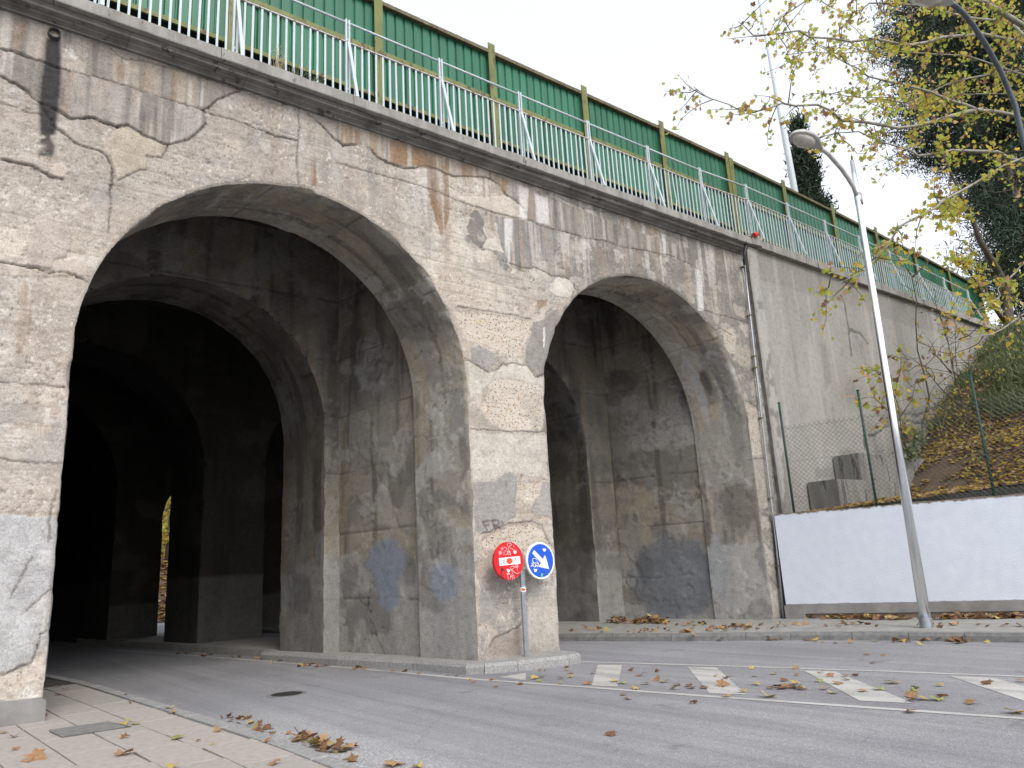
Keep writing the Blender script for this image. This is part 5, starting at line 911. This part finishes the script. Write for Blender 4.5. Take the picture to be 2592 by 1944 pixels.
# dark leaning tree on top of the bank
dt = empty('leaning_tree', (31.6, 10.5, 9.0), label='dark bare tree leaning left at the top of the bank', cat='tree'); DO = np.array([31.6, 10.5, 9.0]); tk = MB(); dtw = MB(); dl = []
P = lambda pl, Y: [atY(px, py, Y) - DO for px, py in pl]
tk.tube(P(cz([(2050, 1640), (2040, 1500), (2020, 1250), (2000, 1000), (1900, 820), (1780, 620), (1700, 480), (1650, 330), (1580, 150), (1500, 0)]) + c3([(1660, 960), (1640, 860)]), 10.4), [.26, .21, .17, .15, .135, .12, .105, .09, .075, .055, .04, .02], 9)
branch(tk, P(cz([(1990, 1420), (1850, 1250), (1750, 1080), (1680, 980), (1600, 860), (1530, 780), (1460, 730)]), 10.4), .09, .02, dtw, dl, tw=(.6, 2.0), dens=1.6, rs=21); branch(tk, P(cz([(1580, 150), (1480, 60), (1330, 20), (1200, -10)]), 10.4), .06, .02, dtw, dl, rs=22)
branch(tk, P(cz([(1600, 240), (1500, 200), (1350, 185), (1180, 210)]), 10.4), .05, .01, dtw, dl, rs=23); branch(tk, P(cz([(1830, 1260), (1780, 1000), (1740, 830), (1700, 650)]), 10.8), .06, .03, dtw, dl, tw=(.6, 2.0), rs=24); branch(tk, P(cz([(1960, 1250), (1930, 1050), (1900, 870), (1880, 700)]), 11), .07, .04, dtw, dl, tw=(.6, 2.0), rs=25)
tk.build('trunk', M['darkbark'], dt, True); tag(dtw.build('twigs', M['darkbark'], dt), kind='stuff'); leaf_cloud('foliage', dl, .20, [M['lgreen'], M['lyellow']], dt, kind='stuff')
# conifers
def clumps(n, fn, per, spread):
    out = []
    for _ in range(n):
        c_ = fn(); out.append(c_ + rng.normal(size=(per, 3)) * spread)
    return np.concatenate(out)
pine = empty('pine_tree', (39, 12.5, 9.2), label='big dark pine tree behind the plane tree branches', cat='tree'); 
MB().tube([(0, 0, -.3), (.2, 0, 4), (-.1, 0, 9), (0, 0, 15)], [.38, .33, .26, .12], 10).build('trunk', M['darkbark'], pine, True)
def conifer(tree, lobes, n_b, per, top):
    pb = MB(); pc_ = []
    for k in range(n_b):
        c0, rx, rz = random.choice(lobes); d = rng.normal(size=3); d /= np.linalg.norm(d); rr_ = random.uniform(.55, 1.0); e_ = np.array(c0) + d * (rx, rx, rz) * rr_
        s0 = np.array([0, 0, max(2.0, min(top, e_[2] - .35 * np.hypot(e_[0], e_[1])))]); pb.tube([s0, s0 * .45 + e_ * .55 + (0, 0, -.15), e_], [.07, .045, .02], 5)
        for t in (1, .88, .74): pc_.append(s0 + (e_ - s0) * t + rng.normal(size=3) * .2)
    tag(pb.build('branches', M['darkbark'], tree), kind='stuff'); pts = np.concatenate([c_ + rng.normal(size=(per, 3)) * (.42, .42, .30) for c_ in pc_]); quads('crown', pts, .22, M['needle'], tree, .20, .6, kind='stuff')
conifer(pine, [((-.3, 0, 13.5), 5.0, 5.0), ((-1.6, .3, 16.0), 4.2, 4.5), ((2.0, 0, 10.5), 3.8, 3.4)], 380, 85, 17)
pine2 = empty('pine_tree', (35.6, 10.0, 9.2), label='smaller dark pine low at the right edge beyond the bank', cat='tree')
MB().tube([(0, 0, -.3), (.1, 0, 4), (0, 0, 8)], [.25, .2, .08], 10).build('trunk', M['darkbark'], pine2, True)
conifer(pine2, [((0, 0, 3.4), 2.6, 2.6), ((.8, 0, 6), 2.2, 2.4)], 110, 70, 8)
pine.location = (38.2, 10.9, 9.0)
cyp = empty('cypress_tree', (34.0, 18.2, 8.98), label='narrow dark cypress standing behind the green screen', cat='tree')
MB().tube([(0, 0, -.2), (0, 0, 8), (0, 0, 13)], [.2, .12, .04], 8).build('trunk', M['darkbark'], cyp)
pts = []
for k in range(620):
    z = 1 + 13.0 * random.random(); w_ = 1.25 * (1 - (abs(z - 4.5) / 10.2) ** 1.6) * (.8 + .3 * math.sin(z * 2.3)); an = random.uniform(0, 6.3); rr_ = w_ * random.uniform(.5, 1)
    pts.append(np.array([rr_ * math.cos(an), rr_ * math.sin(an), z]) + rng.normal(size=(42, 3)) * (.16, .16, .3))
quads('crown', np.concatenate(pts), .24, M['cypress'], cyp, .3, 1.3, kind='stuff')
# saplings and shrubs before the wing wall
def shrub(name, label, stems, Y, r0, leafm, lsz, dens=1.2, cat='shrub', base=None, tw=(.25, .8), matk='darkbark'):
    b = atY(*stems[0][0], Y); t = empty(name, tuple(b), label=label, cat=cat); q = MB(); w_ = MB(); l_ = []
    for i, s in enumerate(stems): branch(q, [atY(px, py, Y) - b for px, py in s], r0, r0 * .3, w_, l_, tw=tw, dens=dens, rs=100 + i + len(label), n=5)
    q.build('stem', M[matk], t, True); tag(w_.build('twigs', M[matk], t), kind='stuff')
    if leafm: leaf_cloud('foliage', np.array(l_)[rng.random(len(l_)) < lsz[1]], lsz[0], [M[k] for k in leafm], t, kind='stuff')
    return t
shrub('sapling', 'thin bare sapling rising up the face of the wing wall', [c6([(1520, 1140), (1545, 1000), (1548, 850), (1535, 740), (1510, 560), (1500, 400), (1490, 260), (1465, 120), (1430, 40), (1400, 0)]), c6([(1465, 120), (1500, 80), (1560, 30)])], 9.7, .035, ['lyellow'], (.10, .12), .8, 'sapling')
shrub('horse_chestnut_sapling', 'young leafy shrub with yellow green leaves behind the lamp pole', [c6([(1440, 1180), (1400, 1050), (1380, 900), (1340, 780), (1290, 700), (1240, 680)]), c6([(1400, 1050), (1300, 930), (1230, 850), (1190, 840)]), c6([(1390, 960), (1440, 860), (1500, 760), (1540, 720)]), c6([(1360, 800), (1380, 680), (1400, 600), (1440, 620)])], 9.3, .018, ['lgreen', 'lgreen', 'lyellow', 'lorange'], (.17, .45), 1.4)
shrub('bare_bush', 'wide tangle of bare brown twigs on the upper bank', [c6([(1780, 1050), (1750, 900), (1700, 700), (1660, 500), (1600, 330), (1580, 250)]), c6([(1780, 1050), (1760, 800), (1740, 600), (1720, 420)]), c6([(1790, 1050), (1800, 850), (1830, 700), (1870, 560)]), c6([(1750, 900), (1650, 780), (1560, 700)]), c6([(1700, 700), (1640, 600), (1560, 560)])], 8.9, .022, ['lyellow', 'lorange'], (.07, .25), 2.6, tw=(.3, 1.0))
shrub('evergreen_bush', 'small dark green bush at the foot of the wing wall', [c6([(1440, 1190), (1430, 1120), (1420, 1050)]), c6([(1450, 1190), (1470, 1100), (1490, 1050)])], 9.4, .012, ['grass'], (.10, 1.0), 9.0, tw=(.15, .4))
for lb_, ss_, yy_ in (('bare twiggy shrub on the lower leafy bank beside the third fence post', [[(1990, 1330), (1960, 1200), (1900, 1060), (1850, 980)], [(1990, 1330), (2010, 1180), (2060, 1050)], [(1975, 1260), (1920, 1200), (1850, 1170)]], 7.6), ('leafless brown shrub high on the bank near the leaning tree', [[(2030, 900), (2010, 760), (1960, 620), (1940, 540)], [(2030, 900), (2060, 760), (2090, 640)], [(2020, 820), (1960, 740), (1900, 700)]], 8.4), ('low tangled twigs where bank meets the wing wall', [[(1640, 1080), (1650, 960), (1680, 860), (1740, 800)], [(1640, 1080), (1600, 980), (1590, 900)], [(1650, 960), (1720, 940), (1800, 930)]], 9.2)):
    shrub('bare_bush', lb_, [c6(q_) for q_ in ss_], yy_, .016, ['lyellow', 'lorange', 'lgreen'], (.09, .35), 3.0, tw=(.3, 1.0))
# leaf litter and grass on the bank
n = 26000; s_ = rng.uniform(.3, 15, n); y = rng.uniform(2.5, 10.1, n); x = wallx(y) + s_; z = bank_h(x, y); keep = ((z < 5.3 + .8 * (fbm(x, y, 990, 3) - .5)) | (rng.random(n) < .22)) & (fbm(x * 1.2, y * 1.2, 991, 3) > .30); leaf_cloud('leaf_litter', np.stack([x, y, z + .02], 1)[keep], .13, [M['lyellow'], M['lyellow'], M['lorange'], M['lorange'], M['lbrown'], M['ltan']], None, True, 1.6, label='brown and yellow leaf litter covering the lower bank', cat='leaf litter', kind='stuff')
n = 48000; s_ = rng.uniform(3, 18, n); y = rng.uniform(2.5, 10.1, n); x = wallx(y) + s_; z = bank_h(x, y); keep = (z > 4.9 + 1.0 * (fbm(x, y, 992, 3) - .5)) & (fbm(x * 1.5, y * 1.5, 993, 3) > .33); quads('bank_grass', np.stack([x, y, z], 1)[keep], .36, M['grass'], None, .13, 1.0, label='long green grass and bulbs on the upper bank', cat='grass', kind='stuff')
# weeds on the coping
wd_ = empty('weed_tuft', (3.65, 10.05, 9.115), label='dry weed tuft and green sprigs growing on the coping', cat='weed'); q = MB(); g_ = MB()
for k in range(26):
    x0 = random.gauss(0, .05); h_ = random.uniform(.15, .5); q.tube([(x0, 0, -.01), (x0 + random.gauss(0, .03), random.gauss(0, .03), h_ * .6), (x0 + random.gauss(0, .06), random.gauss(0, .05), h_)], [.004, .003, .002], 3)
for k in range(70):
    x0 = random.uniform(.2, .75); h_ = random.uniform(.05, .2); g_.tube([(x0, 0, -.01), (x0 + random.gauss(0, .03), random.gauss(0, .05), h_ * .7), (x0 + random.gauss(0, .07), random.gauss(-.02, .06), h_)], [.005, .004, .002], 3)
q.build('dry_stalks', M['dry'], wd_); g_.build('green_blades', M['grass'], wd_)
# ------------------------------------------------------------------ beyond the bridge
n = 60; gx = np.linspace(-10, 34, n); gy = np.linspace(37.2, 70, n); A, B = np.meshgrid(gx, gy); x = A.ravel(); y = B.ravel(); z = np.clip((y - 37.4) * .50, 0, 9) + .3 * (fbm(x * .6, y * .6, 995, 3) - .5)
tag(mesh_np('far_bank', np.stack([x, y, z], 1), grid_faces(n, n), M['soil'], smooth=True), kind='structure')
m_ = 5000; x = rng.uniform(4, 17, m_); y = rng.uniform(37.3, 50, m_); z = np.clip((y - 37.4) * .50, 0, 9) + .12; leaf_cloud('far_leaf_litter', np.stack([x, y, z], 1), .26, [M['lorange'], M['ltan'], M['lbrown'], M['lyellow']], None, True, 1.5, label='orange leaf litter on the bank beyond the tunnel', cat='leaf litter', kind='stuff')
for (x, y, lb) in ((10.4, 43, 'slim tree with sparse yellow leaves seen through the tunnel gap'), (13.5, 47, 'dark trunk behind the slim tree beyond the tunnel')):
    t = empty('far_tree', (x, y, (y - 37.4) * .5), label=lb, cat='tree'); q = MB(); w_ = MB(); l_ = []; branch(q, [np.array((0, 0, -.3)), np.array((.1, 0, 3)), np.array((-.1, 0, 6)), np.array((.1, 0, 9))], .14, .05, w_, l_, tw=(1.0, 3.2), dens=2.6, rs=int(x)); q.build('trunk', M['darkbark'], t, True); tag(w_.build('twigs', M['darkbark'], t), kind='stuff'); leaf_cloud('foliage', l_, .28, [M['lgreen'], M['lyellow']], t, kind='stuff')
# ------------------------------------------------------------------ fallen leaves
lm = {'o': 'lorange', 'y': 'fyellow', 'g': 'fgreen', 'b': 'lbrown', 't': 'ltan'}; word = {'o': 'orange brown', 'y': 'yellow', 'g': 'yellow green', 'b': 'dark brown', 't': 'pale tan'}
def one_leaf(p, size, k, seed, label, group, curl=1.5):
    r = random.Random(seed); V = LV * [1, 1, curl * r.uniform(.6, 1.6)]; V = V + np.array([0, 0, 1.0])[None] * (.10 * np.sin(V[:, :1] * 5 + r.random() * 6)); V[:, 2] -= V[:, 2].min()
    me = bpy.data.meshes.new('fallen_leaf'); me.from_pydata([tuple(v) for v in V], [], [tuple(f) for f in LF]); me.update(); me.materials.append(M[lm[k]]); o = link(bpy.data.objects.new('fallen_leaf', me)); o.location = tuple(p); o.scale = (size,) * 3; o.rotation_euler = (r.gauss(0, .18), r.gauss(0, .18), r.uniform(0, 6.3)); return tag(o, label, 'leaf', group)
ii = 0
NTH = ['first', 'second', 'third', 'fourth', 'fifth']
def spot(p, where):
    x, y = p[0], p[1]
    if 'hatched' in where:
        t = (9.05 - (y - (x - 8.58) * .93)) / 1.45 ; i = int(np.clip(math.floor(t + .5), 0, 3)); d = t - i
        side = 'in the far half of' if x > lerp_poly([(9.0, 3), (8.3, 6), (7.7, 9)], y) else 'in the near half of'
        sd_ = 'far end' if 'far' in side else 'near end'
        if abs(d) < .16: return f'on the {sd_} of the {NTH[i]} hatch bar'
        j = int(np.clip(math.floor(t), -1, 3)); return (f'just past the {NTH[j]} hatch bar, {sd_}' if j >= 0 else f'by the island kerb, {sd_}')
    if 'pavement' in where:
        if y > 10.2: return 'on the pavement beside the left pier'
        if np.hypot(x - 1.54, y - 9.14) < .55: return 'on the pavement beside the iron cover'
        return ('by the kerb' if x > 2.05 else 'mid pavement' if x > 1.3 else 'left of pavement') + ' ' + ('nearer than' if y < 8.3 else 'beside') + ' the cover'
    if 'near lane' in where:
        return 'by the kerb under the left arch' if y > 10 and x < 6.7 else 'in the near gutter' if x < 4 else 'beside the near edge line' if y > 5.6 else 'alone in the open near lane'
    return 'under the far kerb, ' + ('left of' if y > 7.2 else 'right of') + ' the lamp' if x > lerp_poly(RK[::-1], y) - .5 else 'on the open far lane'
SEEN = {}
def place(pl, z, where, group, sz):
    global ii
    for x, y, k, s in pl:
        p = atZ(x, y, z + .004); big = 'large' if s >= 1.2 else 'small' if s < .8 else ''
        lb = ' '.join(f'{big} {word[k]} fallen leaf {spot(p, where)}'.split()); o = one_leaf(p, sz * s, k, ii, lb, group); SEEN.setdefault(lb, []).append((x, o)); ii += 1
L7 = lambda l: [(*c7([(x, y)])[0], k, s) for x, y, k, s in l]; L8 = lambda l: [(*c8([(x, y)])[0], k, s) for x, y, k, s in l]; L9 = lambda l: [(*c9([(x, y)])[0], k, s) for x, y, k, s in l]
place(L7([(740, 1393, 'y', 1), (805, 1395, 'g', .9), (745, 1575, 'o', 1.3), (205, 1602, 'o', 1.5), (1065, 1480, 'g', 1), (745, 1475, 't', .8), (85, 1470, 'b', .8), (15, 1446, 'o', .8), (92, 1545, 'o', .6), (345, 1220, 'b', .7), (340, 1172, 'o', .7), (390, 1185, 'o', .7), (1015, 1299, 'y', .9), (1035, 1327, 'o', .8), (1305, 1436, 'o', .8), (1600, 1497, 'o', .7), (1645, 1630, 'o', .8), (1190, 1494, 'o', .4), (1270, 1515, 'y', .4), (1035, 1652, 'y', .8), (275, 1343, 'b', .5), (755, 1218, 'b', .4), (780, 1268, 'b', .4)]), .186, 'the pinkish near pavement', 'leaves on the near pavement', .14)
place(L8([(100, 1529, 'b', 1.1), (95, 1620, 't', 1.3), (20, 1560, 'y', .9), (350, 1640, 't', 1.7), (490, 1652, 'y', .9), (1655, 1458, 'b', 1), (1725, 1219, 'o', .9), (1750, 1245, 'o', .9), (965, 1170, 'o', .8), (1108, 1156, 'b', .8), (935, 1130, 'o', .8), (830, 1143, 'o', .7), (800, 1128, 'y', .7), (500, 1093, 'o', 1), (415, 1079, 'o', 1), (340, 1075, 'o', .8), (170, 1064, 'o', 1.2), (100, 1068, 'o', .9), (725, 1106, 'b', .6), (670, 1104, 'b', .6)]), 0.004, 'the bare near lane of asphalt', 'leaves on the near lane', .125)
place(L8([(1190, 1120, 'y', 1.1), (1235, 1113, 'o', 1), (1350, 1120, 'y', .9), (1410, 1110, 'y', 1), (1220, 1136, 'g', .7), (1345, 1150, 'y', .7), (1385, 1070, 'y', .8), (1410, 1088, 'o', .9), (1385, 1056, 'o', .7), (1225, 1073, 'o', .8), (1260, 1072, 'y', .6), (1545, 1088, 'o', .9), (1510, 1152, 'o', 1.1), (1670, 1138, 'y', 1.1), (1715, 1148, 'g', 1.1), (1775, 1070, 'b', 1), (1825, 1102, 'o', 1.1), (1925, 1128, 'o', 1.1), (1970, 1140, 'g', 1.2), (1860, 1152, 'o', 1), (1800, 1180, 'y', 1.1), (1930, 1078, 'o', .8), (2045, 1160, 'o', 1), (2030, 1182, 'y', 1), (2115, 1165, 'b', .9)])
      + L9([(500, 1060, 'y', .7), (525, 1105, 'y', .8), (635, 1092, 'y', .9), (765, 1060, 'o', .8), (768, 1100, 'o', .7), (690, 1132, 'b', .9), (915, 1085, 'o', .9), (970, 1106, 'o', 1), (1060, 1104, 'o', .9), (1125, 1102, 'o', .9), (1065, 1127, 'b', .8), (905, 1137, 'g', .9), (1010, 1150, 'o', 1.2), (1345, 1147, 'y', 1.5), (1480, 1177, 'g', .8), (1470, 1204, 'g', 1.1), (1630, 1163, 'y', .8), (1910, 1153, 'o', 1.2), (1460, 1226, 'o', 1.2), (1520, 1243, 'y', 1.3), (1455, 1252, 'o', 1), (1610, 1247, 'g', 1.3), (1640, 1230, 'o', 1.1), (1820, 1267, 'o', 1.2), (2085, 1325, 'y', 1.5), (1455, 1320, 'o', 1.2), (1170, 1196, 't', 1.1), (1265, 1186, 'g', 1.2), (990, 1206, 'y', 1.2), (600, 1228, 'y', 1.6), (445, 1200, 'y', 1), (525, 1155, 'y', 1), (350, 1228, 't', 1), (150, 1267, 'o', 1), (320, 1163, 'o', 1.5), (215, 1176, 'b', 1), (140, 1176, 'b', 1), (50, 1160, 'o', .9), (345, 1120, 'b', .7), (285, 1105, 'y', .7), (940, 1182, 'o', 1), (700, 1172, 'o', 1.3), (680, 1180, 'b', 1.2), (740, 1170, 'o', 1.2), (770, 1178, 'b', 1.1), (800, 1184, 'y', 1.2), (650, 1170, 'b', 1.1), (610, 1178, 'b', .9), (760, 1150, 'y', 1), (2115, 1136, 'o', .9)]), .009, 'the hatched road island', 'leaves on the hatched island', .125)
place(L9([(1190, 978, 'o', 1), (1292, 985, 'o', .8), (1225, 1027, 'o', .9), (1095, 905, 'o', 1.1), (1510, 918, 'y', 1), (1150, 885, 'o', .9), (1415, 897, 'o', 1.1), (2065, 900, 'o', 1.2), (1910, 905, 'y', .9), (1005, 910, 'y', .8), (930, 902, 'y', .8), (880, 892, 'o', .7), (560, 888, 'o', .9), (630, 886, 'o', .9), (300, 896, 'b', .8), (1240, 896, 'g', .9)]), .004, 'the far lane by the far kerb', 'leaves on the far lane', .13)
for lb, lst in SEEN.items():
    if len(lst) > 1:
        nm = {2: ['left-hand', 'right-hand'], 3: ['leftmost', 'middle', 'rightmost']}.get(len(lst), ['leftmost', 'second-from-left', 'third-from-left', 'fourth-from-left', 'fifth-from-left', 'sixth-from-left'][:len(lst)])
        for (x, o), w_ in zip(sorted(lst, key=lambda t: t[0]), nm): o['label'] = w_ + ' ' + lb
# drifts of leaves nobody could count
def drift(name, label, pts, n_, spread, z, size, zr=.03):
    P = []
    for _ in range(n_):
        i = random.randrange(len(pts)); px, py = pts[i]; p = atZ(px, py, z); P.append([p[0] + random.gauss(0, spread), p[1] + random.gauss(0, spread), z + .008 + abs(random.gauss(0, zr))])
    leaf_cloud(name, P, size, [M['lorange'], M['lorange'], M['lbrown'], M['ltan'], M['fyellow'], M['lbrown'], M['lbrown']], None, True, 2.2, label=label, cat='leaves', kind='stuff')
drift('leaf_drift', 'heap of dry leaves in the gutter beside the near kerb', c7([(1800, 1480), (1850, 1500), (1900, 1520), (1950, 1535), (2000, 1552), (1840, 1490)]), 46, .06, .01, .115, .03); drift('leaf_drift', 'small line of dark leaves in the gutter beyond the near kerb heap', c7([(1390, 1360), (1440, 1368), (1500, 1405), (1560, 1420), (1620, 1440), (1670, 1452)]), 26, .06, .008, .10, .015)
drift('leaf_drift', 'row of brown leaves blown against the foot of the white wall', c9([(680, 750), (900, 757), (1000, 760), (1100, 762), (1200, 764), (1300, 765), (1400, 766), (1650, 763), (1720, 762), (1800, 760), (1900, 760), (2000, 760), (2100, 757)]), 330, .12, .132, .14, .03)
drift('leaf_drift', 'pile of leaves on the pavement inside the right arch', cs([(620, 1410), (680, 1405), (780, 1420), (850, 1415), (900, 1412), (950, 1415), (990, 1418)]), 150, .14, .13, .14, .06); drift('leaf_drift', 'loose leaves scattered over the far pavement', c9([(100, 800), (300, 825), (500, 800), (480, 820), (700, 800), (1080, 805), (1180, 800), (1750, 800), (2060, 810), (1600, 800), (380, 805)]) + cs([(450, 1470), (680, 1490), (900, 1480), (1250, 1490), (1460, 1470)]), 120, .22, .132, .13, .01)
drift('leaf_drift', 'leaves gathered along the far kerb in the gutter', c9([(100, 890), (300, 892), (420, 884), (620, 886), (880, 892), (1660, 890), (1720, 893), (1760, 905), (1620, 895), (1400, 898)]), 90, .09, .006, .14, .02); drift('leaf_drift', 'leaves along the island kerb under the left arch', c7([(1100, 975), (1250, 985), (1420, 998), (1560, 1004), (1620, 1024), (1800, 1050), (1890, 1036), (1960, 1046), (2110, 1066)]), 46, .12, .006, .12, .01)
